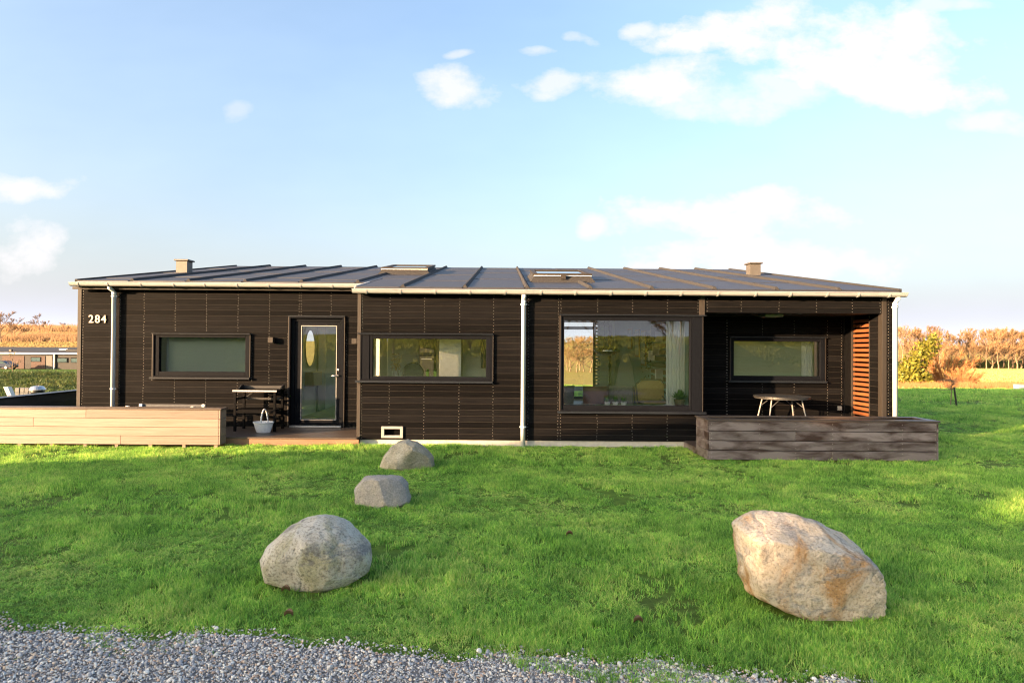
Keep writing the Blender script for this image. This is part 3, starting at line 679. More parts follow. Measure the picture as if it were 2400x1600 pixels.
# ------------------------------------------------------------------ decks and planters
dk = thing('entrance_deck', 'dark plank deck with pale timber edge in front of the glazed door', 'deck', (-6.0, 0.5, 0.0))
pl = MB().box(0, 1, 0, 0.139, 0, 0.026).mesh('plank', bevel=0.003); pl.materials.append(M['deck'])
def planks(parent, x0, x1, y0, n, z, split):
    for i in range(n):
        cuts = [x0, split[i % len(split)], x1]
        for a, b in zip(cuts, cuts[1:]):
            o = bpy.data.objects.new('plank', pl); COL.objects.link(o); o.parent = parent
            o.location = Vector((a+0.002, y0+i*0.144, z-0.026+rnd.uniform(-.001, .001)))-parent.location; o.scale = (b-a-0.004, 1, 1)
planks(dk, -9.68, -2.56, -0.20, 2, 0.16, (-6.2, -5.2)); planks(dk, -9.68, -2.62, 0.088, 8, 0.16, (-7.0, -5.6, -6.3))
MB().box(-9.68, -2.53, -0.185, -0.155, -0.02, 0.130).build('fascia', 'larch2', dk, bevel=0.003)
MB().box(-9.66, -2.63, -0.14, 1.15, 0.02, 0.128).build('joists', 'backing', dk)

def board_box(parent, name, mat, segs, bevel=0.003):
    for s in segs: MB().box(*s).build(name, mat, parent, bevel=bevel)
plL = thing('timber_planter', 'long pale larch planter box standing on short posts, sunlit', 'planter', (-7.3, -0.33, 0.0))
rows = [0.062+i*0.149 for i in range(4)]
joints = [(-6.55,), (-4.9,), (-8.05,), (-7.15,)]
for i, z in enumerate(rows):
    cuts = [-9.72]+[j for j in joints[i] if j < -4.95]+[-4.872]
    board_box(plL, 'board', 'larch', [(a+.001, b-.001, -0.45, -0.424, z, z+0.1455) for a, b in zip(cuts, cuts[1:])])
    board_box(plL, 'board', 'larch', [(-9.72, -4.872, -0.246, -0.22, z, z+0.1455)])
    board_box(plL, 'end_board', 'larch', [(-4.87, -4.845, -0.45, -0.22, z, z+0.1455)])
for x in (-9.6, -8.95, -8.31, -7.76, -7.18, -6.64, -6.06, -5.48, -4.93):
    MB().box(x-0.028, x+0.028, -0.42, -0.36, -0.12, 0.60).build('post', 'larch', plL)
MB().box(-9.74, -4.825, -0.465, -0.375, 0.6585, 0.684).box(-9.74, -4.825, -0.295, -0.205, 0.6585, 0.684).box(-4.915, -4.825, -0.374, -0.296, 0.6585, 0.684).build('cap', 'deck', plL, bevel=0.004)
MB().box(-9.7, -4.88, -0.42, -0.25, 0.3, 0.60).build('soil', 'soil', plL)

par = thing('terrace_parapet', 'low slate black plank parapet running back beside the left gable', 'parapet', (-9.85, 1.5, 0.0))
for i in range(4):
    z = 0.0+i*0.173
    board_box(par, 'board', 'slate_board', [(-9.76, -9.735, -0.44, 1.9, z, z+0.17), (-9.76, -9.735, 1.903, 3.9, z, z+0.17), (-9.97, -9.945, -0.44, 3.9, z, z+0.17)])
MB().box(-9.99, -9.72, -0.46, 3.92, 0.693, 0.72).build('cap', 'flash', par, bevel=0.004)

plR = thing('weathered_planter', 'dark weathered plank planter box in front of the covered terrace', 'planter', (5.05, -1.03, 0.0))
jr = [(), (4.62,), (), (5.2,)]
nb = MB()
for i in range(4):
    z = 0.02+i*0.152
    cuts = [3.255]+list(jr[3-i])+[6.845]
    board_box(plR, 'board', 'weather', [(a+.001, b-.001, -1.30, -1.274, z, z+0.1425) for a, b in zip(cuts, cuts[1:])], 0.005)
    board_box(plR, 'end_board', 'weather', [(3.228, 3.254, -1.30, -0.72, z, z+0.147), (6.846, 6.872, -1.30, -0.72, z, z+0.147)])
    board_box(plR, 'board', 'weather', [(3.255, 6.845, -0.746, -0.72, z, z+0.147)])
    for x in (3.29, 4.05, 4.62, 5.2, 5.76, 6.3, 6.82):
        for dz in (0.035, 0.11):
            nb.prism([(x+0.006*math.cos(k*math.pi/3), z+dz+0.006*math.sin(k*math.pi/3)) for k in range(6)], 'y', -1.3035, -1.299)
nb.build('screw_heads', 'nail', plR, kind='stuff')
MB().box(3.21, 6.89, -1.32, -1.20, 0.6285, 0.655).box(3.21, 6.89, -0.80, -0.70, 0.6285, 0.655).box(3.21, 3.33, -1.199, -0.801, 0.6285, 0.655).box(6.77, 6.89, -1.199, -0.801, 0.6285, 0.655).build('cap', 'deck', plR, bevel=0.004)
MB().box(3.26, 6.84, -1.27, -0.75, 0.25, 0.54).build('soil', 'soil', plR)
tdk = thing('terrace_deck', 'dark plank terrace floor under the recessed roof at the right', 'deck', (5.05, 0.2, 0.0))
planks(tdk, 3.25, 6.78, -0.70, 13, 0.12, (5.0, 4.4, 5.7))
MB().box(3.225, 3.249, -0.71, -0.03, -0.02, 0.118).build('fascia', 'weather', tdk)
MB().box(3.26, 6.77, -0.68, 1.15, 0.0, 0.09).build('joists', 'backing', tdk)

# ------------------------------------------------------------------ furniture outside
t = thing('potting_table', 'tall dark potting table with zinc edged top against the entrance wall', 'potting table', (-4.655, 0.76, 0.16))
x0, x1, y0, y1 = -5.03, -4.285, 0.56, 0.96
for x, y in ((x0, y0), (x1, y0), (x0, y1), (x1, y1)):
    MB().box(x-0.022, x+0.022, y-0.022, y+0.022, 0.16, 0.905).build('leg', 'board', t, bevel=0.003)
MB().box(x0-0.04, x1+0.04, y0-0.03, y1+0.03, 0.907, 0.932).build('top', 'board', t, bevel=0.003)
MB().box(x0-0.042, x1+0.042, y0-0.034, y0-0.031, 0.902, 0.934).build('top_edge', 'zinc', t)
MB().box(x0-0.02, x1+0.02, y0+0.0, y1, 0.545, 0.568).build('shelf', 'board', t)
MB().box(x0+0.023, x1-0.023, y0-0.015, y0+0.0, 0.505, 0.543).build('apron', 'board', t)
MB().box(x0+0.023, x1-0.023, y1-0.01, y1+0.01, 0.72, 0.76).build('rail', 'black', t)
for x in (x0, x1): MB().box(x-0.012, x+0.012, y0+0.023, y1-0.023, 0.74, 0.785).build('rail', 'black', t)
MB().tube([(x0+0.02, y1, 0.74), (x0+0.22, y1, 0.90)], 0.018, 6).build('brace', 'black', t)
for x in (x0-0.03, x1+0.02):
    MB().prism([(y0+0.16, 0.933), (y1+0.03, 0.933), (y1+0.03, 1.01), (y1-0.08, 1.01), (y0+0.22, 0.955)], 'x', x, x+0.014).build('side_guard', 'black', t)
MB().box(x0-0.03, x1+0.03, y1+0.02, y1+0.034, 0.933, 0.99).build('back_guard', 'black', t)

t = thing('wicker_basket', 'white oval wicker basket with hoop handle on the deck', 'basket', (-4.44, 0.42, 0.16))
vs = []; fs = []; n = 64; rows_ = 15
for i in range(rows_):
    q = i/(rows_-1); z = 0.162+q*0.185; rr = 0.118+0.060*q**0.8
    for k in range(n):
        a = 2*math.pi*k/n
        r_ = rr+0.0055*math.cos(a*16+(math.pi if i % 2 else 0))+0.004*(1 if i > rows_-3 else 0)
        vs.append((-4.44+r_*1.0*math.cos(a), 0.42+r_*0.72*math.sin(a), z))
fs = [(i*n+k, i*n+(k+1) % n, (i+1)*n+(k+1) % n, (i+1)*n+k) for i in range(rows_-1) for k in range(n)]+[tuple(range(n))[::-1]]
inner = len(vs); vs += [(-4.44+(v[0]+4.44)*0.93, 0.42+(v[1]-0.42)*0.93, v[2]-0.004) for v in vs[-n:]]
fs += [((rows_-1)*n+k, (rows_-1)*n+(k+1) % n, inner+(k+1) % n, inner+k) for k in range(n)]
vs2 = len(vs); vs += [(-4.44+0.11*math.cos(2*math.pi*k/n), 0.42+0.08*math.sin(2*math.pi*k/n), 0.18) for k in range(n)]
fs += [(inner+k, inner+(k+1) % n, vs2+(k+1) % n, vs2+k) for k in range(n)]+[tuple(range(vs2, vs2+n))]
MB().add(vs, fs).build('body', 'wicker', t)
arch = [(-4.425, 0.42-0.118*math.cos(a), 0.345+0.245*math.sin(a)) for a in [math.pi*k/14 for k in range(15)]]
MB().tube([(p[0]-0.02+0.02*i/7, p[1], p[2]) for i, p in enumerate(arch)], 0.0125, 8).build('handle', 'wicker', t, smooth=True)
MB().tube([(-4.44+0.182*math.cos(2*math.pi*k/28), 0.42+0.131*math.sin(2*math.pi*k/28), 0.35) for k in range(29)], 0.010, 6).build('rim', 'wicker', t)

t = thing('garden_bench', 'grey bench with white posts just showing above the pale planter', 'bench', (-6.2, 0.55, 0.16))
for x in (-6.89, -5.70):
    for y in (0.30, 0.72): MB().box(x-0.025, x+0.025, y-0.025, y+0.025, 0.16, 0.645 if y > 0.5 else 0.645).build('post', 'white', t)
for y in (0.31, 0.41, 0.51, 0.61): MB().box(-6.93, -5.66, y-0.04, y+0.04, 0.40, 0.425).build('seat_slat', 'slate_board', t)
for z in (0.50, 0.58): MB().box(-6.86, -5.73, 0.735, 0.755, z, z+0.06).build('back_slat', 'slate_board', t)
MB().box(-5.725, -5.675, 0.32, 0.70, 0.56, 0.60).build('armrest', 'grey', t)
MB().box(-6.915, -6.865, 0.326, 0.694, 0.56, 0.60).build('armrest', 'slate_board', t)

t = thing('round_table', 'round slatted garden table with slim metal legs under the terrace roof', 'table', (5.17, 0.42, 0.12))
rt = 0.49
for i in range(8):
    a = -rt+i*rt/4+0.004; b = a+rt/4-0.008; pts = []
    m_ = max(abs(a), abs(b)) if abs(a) != abs(b) else abs(a)
    for k in range(7):
        yy = a+(b-a)*k/6; pts.append((5.17+math.sqrt(max(rt*rt-yy*yy, 1e-4)), 0.42+yy))
    for k in range(6, -1, -1):
        yy = a+(b-a)*k/6; pts.append((5.17-math.sqrt(max(rt*rt-yy*yy, 1e-4)), 0.42+yy))
    MB().prism(pts, 'z', 0.878, 0.904).build('top_slat', 'black', t)
MB().tube([(5.17+0.47*math.cos(2*math.pi*k/32), 0.42+0.47*math.sin(2*math.pi*k/32), 0.868) for k in range(33)], 0.009, 6).build('ring', 'steel', t)
for sx in (-1, 1):
    for sy in (-1, 1):
        MB().tube([(5.17+sx*0.27, 0.42+sy*0.20, 0.875), (5.17+sx*0.40, 0.42+sy*0.30, 0.13)], 0.012, 8).build('leg', 'grey', t)
        MB().tube([(5.17+sx*0.30, 0.42+sy*0.225, 0.70), (5.17+sx*0.10, 0.42+sy*0.19, 0.865)], 0.008, 6).build('brace', 'steel', t)

# ------------------------------------------------------------------ boulders
def stone_mat(name, base, second, stains, speck, cracks=0.0):
    m, nt, N, L, out = newmat(name)
    b = N.new('ShaderNodeBsdfPrincipled'); L.new(b.outputs[0], out.inputs[0]); b.inputs['Roughness'].default_value = 0.85; b.inputs['Specular IOR Level'].default_value = 0.3
    g = N.new('ShaderNodeTexCoord'); P = g.outputs['Object']
    n1 = noise_n(N, L, P, 4.5, 8, 0.65); n2 = noise_n(N, L, P, 55, 6, 0.7); n3 = noise_n(N, L, P, 2.6, 6, 0.6, (1, 1, 0.5), 0.8); n4 = noise_n(N, L, P, 3.3, 7, 0.65, (1.3, 1, 2.2), 0.5)
    c = ramp2(N, L, n1, base, second, 0.38, 0.62)
    for col, src, lo, hi, am in stains:
        c = mixc(N, L, ramp2(N, L, {3: n3, 4: n4}[src], (0, 0, 0), (am, am, am), lo, hi), c, col)
    c = mixc(N, L, ramp2(N, L, n2, (speck, speck, speck), (0, 0, 0), 0.36, 0.50), c, (0.07, 0.06, 0.05))
    c = mixc(N, L, ramp2(N, L, n2, (0, 0, 0), (0.45, 0.45, 0.45), 0.55, 0.68), c, (0.60, 0.57, 0.50))
    vo = N.new('ShaderNodeTexVoronoi'); vo.feature = 'DISTANCE_TO_EDGE'; vo.inputs['Scale'].default_value = 2.6
    wp = N.new('ShaderNodeVectorMath'); wp.operation = 'MULTIPLY_ADD'; wp.inputs[1].default_value = (0.55, 0.55, 0.55)
    nv = N.new('ShaderNodeTexNoise'); nv.inputs['Scale'].default_value = 3.5; nv.inputs['Detail'].default_value = 6; L.new(P, nv.inputs['Vector'])
    L.new(nv.outputs['Color'], wp.inputs[0]); L.new(P, wp.inputs[2]); L.new(wp.outputs[0], vo.inputs['Vector'])
    crk = ramp2(N, L, vo.outputs['Distance'], (cracks, cracks, cracks), (0, 0, 0), 0.004, 0.030)
    crk = mixc(N, L, 1.0, crk, ramp2(N, L, n1, (0, 0, 0), (1, 1, 1), 0.47, 0.56), 'MULTIPLY')
    c = mixc(N, L, crk, c, (0.07, 0.055, 0.04))
    L.new(c, b.inputs['Base Color'])
    bp = N.new('ShaderNodeBump'); bp.inputs['Strength'].default_value = 0.8; bp.inputs['Distance'].default_value = 0.02
    ad = N.new('ShaderNodeMath'); ad.operation = 'ADD'; L.new(n2, ad.inputs[0]); L.new(noise_n(N, L, P, 16, 8, 0.7), ad.inputs[1])
    L.new(ad.outputs[0], bp.inputs['Height']); L.new(bp.outputs[0], b.inputs['Normal'])
    return m
M['stone1'] = stone_mat('pale_lichen_stone', (0.56, 0.53, 0.45), (0.45, 0.40, 0.31), [((0.24, 0.235, 0.09), 3, 0.48, 0.62, 0.65), ((0.17, 0.17, 0.16), 4, 0.54, 0.62, 0.75)], 0.7)
M['stone2'] = stone_mat('grey_stone', (0.34, 0.31, 0.265), (0.28, 0.265, 0.245), [((0.42, 0.40, 0.36), 4, 0.6, 0.74, 0.8), ((0.10, 0.105, 0.06), 3, 0.58, 0.75, 0.4)], 0.4)
M['stone3'] = stone_mat('mossy_stone', (0.38, 0.35, 0.275), (0.29, 0.26, 0.19), [((0.10, 0.115, 0.04), 3, 0.48, 0.7, 0.65), ((0.36, 0.34, 0.28), 4, 0.6, 0.75, 0.5)], 0.4)
M['stone4'] = stone_mat('golden_granite', (0.52, 0.43, 0.31), (0.58, 0.51, 0.415), [((0.40, 0.20, 0.05), 3, 0.49, 0.60, 0.8), ((0.27, 0.265, 0.25), 4, 0.51, 0.60, 0.75), ((0.16, 0.10, 0.04), 3, 0.63, 0.72, 0.7)], 0.5, 0.4)
def vnoise(p, seed):
    """smooth pseudo noise from a few random plane waves"""
    rg = np.random.RandomState(seed); o = np.zeros(len(p))
    for f, a in ((3, 1), (5.3, .6), (9.1, .38), (16, .22), (29, .12), (47, .07)):
        for _ in range(4):
            k = rg.normal(size=3); k /= np.linalg.norm(k); o += a*0.5*np.sin(p@k*f+rg.uniform(0, 6.28))
    return o
def boulder(name_label, X, Y, outline, scale, depth, mat, seed, planes, z_off, sharp=1.0, cuts=14, bite=(0.90, 0.97), boxy=0.55):
    pts = np.array(outline, float); c = pts.mean(0); c = (pts.max(0)+pts.min(0))/2
    q = (pts-c)*scale; q[:, 1] *= -1
    # densify the outline before turning it into radii
    dense = []
    for i in range(len(q)):
        a, b = q[i], q[(i+1) % len(q)]
        for t_ in np.linspace(0, 1, 12, endpoint=False): dense.append(a+(b-a)*t_)
    dense = np.array(dense); ang = np.arctan2(dense[:, 1], dense[:, 0]); rad = np.hypot(dense[:, 0], dense[:, 1])
    o = np.argsort(ang); ang, rad = ang[o], rad[o]
    ang = np.concatenate([ang-2*np.pi, ang, ang+2*np.pi]); rad = np.tile(rad, 3)
    bm = bmesh.new(); bmesh.ops.create_icosphere(bm, subdivisions=6, radius=1.0)
    v = np.array([x.co[:] for x in bm.verts]); f = [[x.index for x in fc.verts] for fc in bm.faces]; bm.free()
    th = np.arctan2(v[:, 2], v[:, 0]); rho = np.hypot(v[:, 0], v[:, 2])
    Rr = np.interp(th, ang, rad); rho2 = rho**boxy
    P = np.stack([rho2*Rr*np.cos(th), np.sign(v[:, 1])*np.abs(v[:, 1])**0.9*depth, rho2*Rr*np.sin(th)], 1)
    rq = np.random.RandomState(seed+50)
    for _ in range(cuts):                              # chisel broad random facets without losing the outline
        nn = rq.normal(size=3); nn[1] -= 0.6; nn /= np.linalg.norm(nn); dd = (P@nn).max()*rq.uniform(*bite)
        ex = P@nn-dd; P = P-np.outer(np.clip(ex, 0, None)*0.92, nn)
    for nx, ny, nz, dd in planes:                      # flatten facets
        nn = np.array((nx, ny, nz), float); nn /= np.linalg.norm(nn)
        ex = P@nn-dd; P = P-np.outer(np.clip(ex, 0, None)*0.88, nn)
    size = np.abs(P).max()
    nrm = P/np.linalg.norm(P, axis=1)[:, None]
    P = P+nrm*((vnoise(P/size*0.9, seed)*0.016+0.010*np.abs(vnoise(P/size*2.2, seed+9)))*size*sharp)[:, None]
    cr = np.abs(vnoise(P/size*0.7+3, seed+5)); P = P-nrm*(np.exp(-(cr/0.05)**2)*0.018*size*sharp)[:, None]
    me = npmesh('boulder', P, f, mat, smooth=True)
    z = -P[:, 2].min()+z_off
    o = link('boulder', me, None); o.location = (X, Y, z); return o
O1 = [(180,1190),(260,1030),(400,920),(520,850),(650,828),(760,850),(880,900),(1010,1010),(1100,1090),(1115,1180),(1090,1270),(960,1340),(750,1410),(530,1395),(350,1350),(230,1310),(190,1240)]
O2 = [(965,735),(965,590),(1030,510),(1120,480),(1250,485),(1340,510),(1395,560),(1400,620),(1420,680),(1405,735),(1300,760),(1100,760)]
O3 = [(1165,420),(1200,330),(1260,250),(1320,205),(1400,195),(1480,215),(1560,270),(1620,340),(1630,420),(1500,450),(1270,450)]
O4 = [(310,310),(545,190),(760,178),(950,200),(1350,360),(1560,430),(1780,590),(1830,830),(1890,1000),(1880,1220),(1590,1310),(1390,1310),(1050,1270),(740,1190),(490,1080),(390,880),(330,600)]
def block_boulder(X, Y, outline, front_top, front_low, scale, mat, seed, z_off):
    """angular boulder: hull of its outline, a nearer front face and a smaller back, then worn and roughened"""
    pts = np.array(outline, float); c = (pts.max(0)+pts.min(0))/2
    loc = lambda q, k=1.0: [((p[0]-c[0])*scale*k, -(p[1]-c[1])*scale*k) for p in q]
    P3 = [(x, 0.06, z) for x, z in loc(outline)]+[(x, -0.27, z) for x, z in loc(front_top, 0.93)]+[(x, -0.22, z) for x, z in loc(front_low, 0.93)]+[(x, 0.38, z) for x, z in loc(outline, 0.72)]
    bm = bmesh.new()
    for p in P3: bm.verts.new(p)
    r = bmesh.ops.convex_hull(bm, input=bm.verts[:])
    junk = [g for g in r['geom_interior'] if isinstance(g, bmesh.types.BMVert)]; bmesh.ops.delete(bm, geom=junk, context='VERTS')
    for k in range(6):
        lim = (0.20, 0.12, 0.07, 0.04, 0.025, 0.014)[k]
        for _ in range(3):
            ed = [e for e in bm.edges if e.calc_length() > lim]
            if not ed: break
            bmesh.ops.subdivide_edges(bm, edges=ed, cuts=1); bmesh.ops.triangulate(bm, faces=bm.faces[:])
        if k == 4: bmesh.ops.smooth_vert(bm, verts=bm.verts[:], factor=0.5, use_axis_x=True, use_axis_y=True, use_axis_z=True)
        if len(bm.verts) > 60000: break
    bmesh.ops.smooth_vert(bm, verts=bm.verts[:], factor=0.5, use_axis_x=True, use_axis_y=True, use_axis_z=True)
    bm.verts.index_update(); V = np.array([v.co[:] for v in bm.verts]); F = [[v.index for v in f.verts] for f in bm.faces]; bm.free()
    n = V/np.linalg.norm(V, axis=1)[:, None]; size = np.abs(V).max()
    V = V+n*((vnoise(V/size*1.3, seed)*0.016+np.abs(vnoise(V/size*2.4, seed+3))*0.016)*size)[:, None]
    cr = np.abs(vnoise(V/size*0.8+2, seed+8)); V = V-n*(np.exp(-(cr/0.06)**2)*0.022*size)[:, None]
    o = link('boulder', npmesh('boulder', V, F, mat, smooth=True), None); o.location = (X, Y, -V[:, 2].min()+z_off); return o
BX = [(-1.395, -6.38, 0.36, 0.34), (-1.335, -4.12, 0.31, 0.26), (-1.40, -1.98, 0.42, 0.30), (2.085, -6.80, 0.40, 0.40)]
b = boulder('', BX[0][0], BX[0][1], O1, 0.2806/311.0*0.965, 0.33, 'stone1', 3, [(-0.25, -0.75, 0.6, 0.33), (0.5, -0.8, -0.1, 0.36), (-0.2, -0.85, -0.35, 0.31)], -0.05, 1.2, 12, (0.92, 0.98))
tag(b, 'pale rounded boulder with grey lichen in the left foreground lawn', 'boulder', 'boulders on the lawn')
b = boulder('', BX[1][0], BX[1][1], O2, 0.2806/208.0, 0.27, 'stone2', 11, [(0.45, -0.8, 0.35, 0.20), (-0.35, -0.9, 0.1, 0.20), (0, 0.1, 1, 0.165)], -0.06, 1.2)
tag(b, 'small grey blunt boulder with white scratches, second nearest of the left row', 'boulder', 'boulders on the lawn')
b = boulder('', BX[2][0], BX[2][1], O3, 0.2806/158.0*0.96, 0.30, 'stone3', 23, [(-0.3, -0.8, 0.5, 0.24), (0.3, -0.85, -0.2, 0.26)], -0.06, 1.2)
tag(b, 'brownish grey boulder with peaked top lying closest to the house', 'boulder', 'boulders on the lawn')
b = block_boulder(BX[3][0], BX[3][1], O4, [(345, 345), (560, 330), (800, 470), (1100, 500), (1350, 530), (1620, 560), (1770, 660)], [(350, 620), (410, 860), (520, 1040), (750, 1160), (1050, 1240), (1390, 1285), (1590, 1285), (1840, 1190), (1830, 960)], 0.2168/341.0*0.965, 'stone4', 31, -0.065)
tag(b, 'large angular golden granite boulder in the right foreground lawn', 'boulder', 'boulders on the lawn')

# ------------------------------------------------------------------ things behind the glass
t = thing('oval_mirror', 'oval black rimmed mirror on the hall wall behind the door glass', 'mirror', (-4.50, 3.35, 1.7))
ov = [(3.35+0.34*math.cos(2*math.pi*k/32), 1.72+0.42*math.sin(2*math.pi*k/32)) for k in range(32)]
MB().prism(ov, 'x', -4.516, -4.500).build('glass', 'mirror', t)
MB().tube([(-4.505, 3.35+0.345*math.cos(2*math.pi*k/32), 1.72+0.425*math.sin(2*math.pi*k/32)) for k in range(33)], 0.013, 6).build('rim', 'black', t)
t = thing('wall_box_shelf', 'small oak box shelf on the hall wall seen through the door glass', 'shelf', (-4.50, 3.3, 1.0))
MB().box(-4.515, -4.33, 3.02, 3.72, 0.85, 1.17).build('box', 'oak', t, bevel=0.004)
MB().box(-4.329, -4.322, 3.05, 3.69, 0.88, 1.14).build('drawer_front', 'oak', t)
t = thing('hall_door', 'grey inner door on the hall wall right of the mirror, behind the door glass', 'door', (-4.50, 4.15, 0.18))
MB().box(-4.515, -4.47, 3.9, 4.5, 0.19, 2.25).build('leaf', 'grey', t)
MB().tube([(-4.45, 3.97, 1.15), (-4.45, 4.07, 1.15)], 0.01, 6).build('handle', 'steel', t)

def pot_plant(x, y, z, r, h, pot, label, leaf='leafg', n=26, lh=0.08, name='potted_plant', grp=None):
    t = thing(name, label, 'plant', (x, y, z), grp)
    MB().lathe((x, y, z), [(r*0.78, 0), (r, h), (r*0.9, h), (r*0.85, h*0.85)], 16).build('pot', pot, t, smooth=False)
    mb = MB()
    for _ in range(n):
        a = rnd.uniform(0, 6.28); e = rnd.uniform(0.35, 1.45); l = lh*rnd.uniform(0.6, 1.1)
        d = Vector((math.cos(a)*math.cos(e), math.sin(a)*math.cos(e), math.sin(e))); s = d.cross(Vector((0, 0, 1))).normalized()*l*0.16
        p = Vector((x, y, z+h*0.85)); mb.add([p, p+d*l*0.55+s, p+d*l, p+d*l*0.55-s], [(0, 1, 2, 3)])
    mb.build('foliage', leaf, t); return t
MB_sill = MB().box(1.03, 3.38, 0.10, 0.30, 0.70, 0.735).build('window_board', 'white', house)
MB().box(-2.40, -0.23, 0.10, 0.32, 1.195, 1.228).build('window_board', 'white', house)
for i, (x, lab) in enumerate(((1.895, 'leftmost of three small white pots with succulents on the big window sill'), (2.045, 'middle of three small white pots with succulents on the big window sill'), (2.195, 'rightmost of three small white pots with succulents on the big window sill'))):
    pot_plant(x, 0.2, 0.736, 0.058, 0.055, 'white', lab, lh=0.12, grp='succulent pots on the sill')
pot_plant(3.21, 0.2, 0.736, 0.10, 0.11, 'oldwood', 'bushy green plant in a round pot at the right end of the big window', n=90, lh=0.20)
for x, lab in ((-1.385, 'left one of two lime green pots with succulents behind the kitchen window'), (-1.245, 'right one of two lime green pots with succulents behind the kitchen window')):
    pot_plant(x, 0.24, 1.229, 0.034, 0.085, 'limegreen', lab, lh=0.075, grp='lime pots behind the kitchen window')
t = thing('dried_bouquet', 'bunch of dried orange flowers in a vase behind the kitchen window', 'flowers', (-1.98, 0.35, 1.229))
MB().lathe((-1.98, 0.35, 1.10), [(0.05, 0), (0.07, 0.10), (0.045, 0.2), (0.05, 0.22)], 14).build('vase', 'grey', t, smooth=True)
mb = MB()
for _ in range(220):
    a = rnd.uniform(0, 6.28); r_ = 0.095*math.sqrt(rnd.random()); p = Vector((-1.98+r_*math.cos(a), 0.35+r_*math.sin(a), 1.30+rnd.random()*0.33))
    d = Vector((rnd.gauss(0, 1), rnd.gauss(0, 1), rnd.gauss(0.4, 1))).normalized()*0.035; s = d.cross(Vector((0.3, 0.2, 1))).normalized()*0.012
    mb.add([p, p+d*0.5+s, p+d, p+d*0.5-s], [(0, 1, 2, 3)])
for k in range(12):
    a = k*0.52; mb.tube([(-1.98, 0.35, 1.30), (-1.98+0.07*math.cos(a), 0.35+0.07*math.sin(a), 1.55)], 0.003, 4)
mb.build('flowers', 'dried', t)
t = thing('round_tray', 'round dark tray leaning upright behind the kitchen window', 'tray', (-1.70, 0.62, 1.10))
MB().prism([(-1.70+0.19*math.cos(2*math.pi*k/32), 1.27+0.19*math.sin(2*math.pi*k/32)) for k in range(32)], 'y', 0.60, 0.62).build('plate', 'black', t)
MB().tube([(-1.70+0.19*math.cos(2*math.pi*k/32), 0.61, 1.27+0.19*math.sin(2*math.pi*k/32)) for k in range(33)], 0.012, 6).build('rim', 'frame', t)
t = thing('kitchen_counter', 'white kitchen counter below the kitchen window', 'counter', (-1.1, 0.6, 0.18))
MB().box(-2.40, 0.15, 0.33, 0.93, 0.19, 1.05).build('cabinet', 'white', t)
MB().box(-2.43, 0.17, 0.325, 0.95, 1.052, 1.085).build('worktop', 'grey', t, bevel=0.004)
t = thing('tall_oven_unit', 'tall black oven unit at the back of the kitchen', 'oven', (-1.55, 1.7, 0.18))
MB().box(-1.72, -1.40, 1.55, 1.89, 0.19, 2.45).build('cabinet', 'frame', t, bevel=0.005)
for z in (1.15, 1.65): MB().box(-1.70, -1.42, 1.535, 1.549, z, z+0.42).build('oven_door', 'black', t); MB().box(-1.67, -1.45, 1.50, 1.52, z+0.36, z+0.38).build('handle', 'steel', t)
t = thing('fridge', 'tall steel fridge at the back of the kitchen beside the ovens', 'fridge', (-1.0, 1.7, 0.18))
MB().box(-1.30, -0.85, 1.45, 1.89, 0.19, 2.2).build('body', 'grey', t, bevel=0.006)
for z0_, z1_ in ((0.2, 1.0), (1.02, 2.19)): MB().box(-1.295, -0.855, 1.43, 1.449, z0_, z1_).build('door', 'steel', t)
t = thing('wall_panel', 'narrow dark wall panel right of the kitchen cupboards', 'panel', (-0.4, 1.7, 1.35))
MB().box(-0.45, -0.41, 1.3, 1.89, 1.35, 2.0).build('face', 'black', t)
MB().box(-0.409, -0.38, 1.3, 1.89, 1.35, 2.0).build('edge', 'oak', t)

t = thing('pendant_lamp', 'smoked glass pendant with two black stems hanging in the big window room', 'lamp', (2.05, 1.15, 1.75))
MB().lathe((2.05, 1.15, 1.62), [(0.05, 0), (0.16, 0.02), (0.25, 0.075), (0.26, 0.10), (0.20, 0.155), (0.05, 0.185)], 28, 1.0, 0.8).build('shade', 'smoke', t, smooth=True)
for x in (1.995, 2.085):
    MB().tube([(x, 1.15, 1.79), (x, 1.15, 1.82), (x, 1.15, 1.98)], [0.035, 0.024, 0.024], 10).build('stem', 'black', t)
    MB().tube([(x, 1.15, 1.97), (x, 1.15, 2.60)], 0.004, 5).build('cable', 'black', t)
t = thing('dining_table', 'grey topped dining table behind the big window', 'table', (1.6, 2.0, 0.18))
MB().box(0.6, 2.55, 1.45, 2.45, 0.90, 0.935).build('top', 'grey', t, bevel=0.005)
for x, y in ((0.72, 1.55), (2.43, 1.55), (0.72, 2.35), (2.43, 2.35)): MB().tube([(x, y, 0.18), (x, y, 0.90)], 0.025, 8).build('leg', 'black', t)
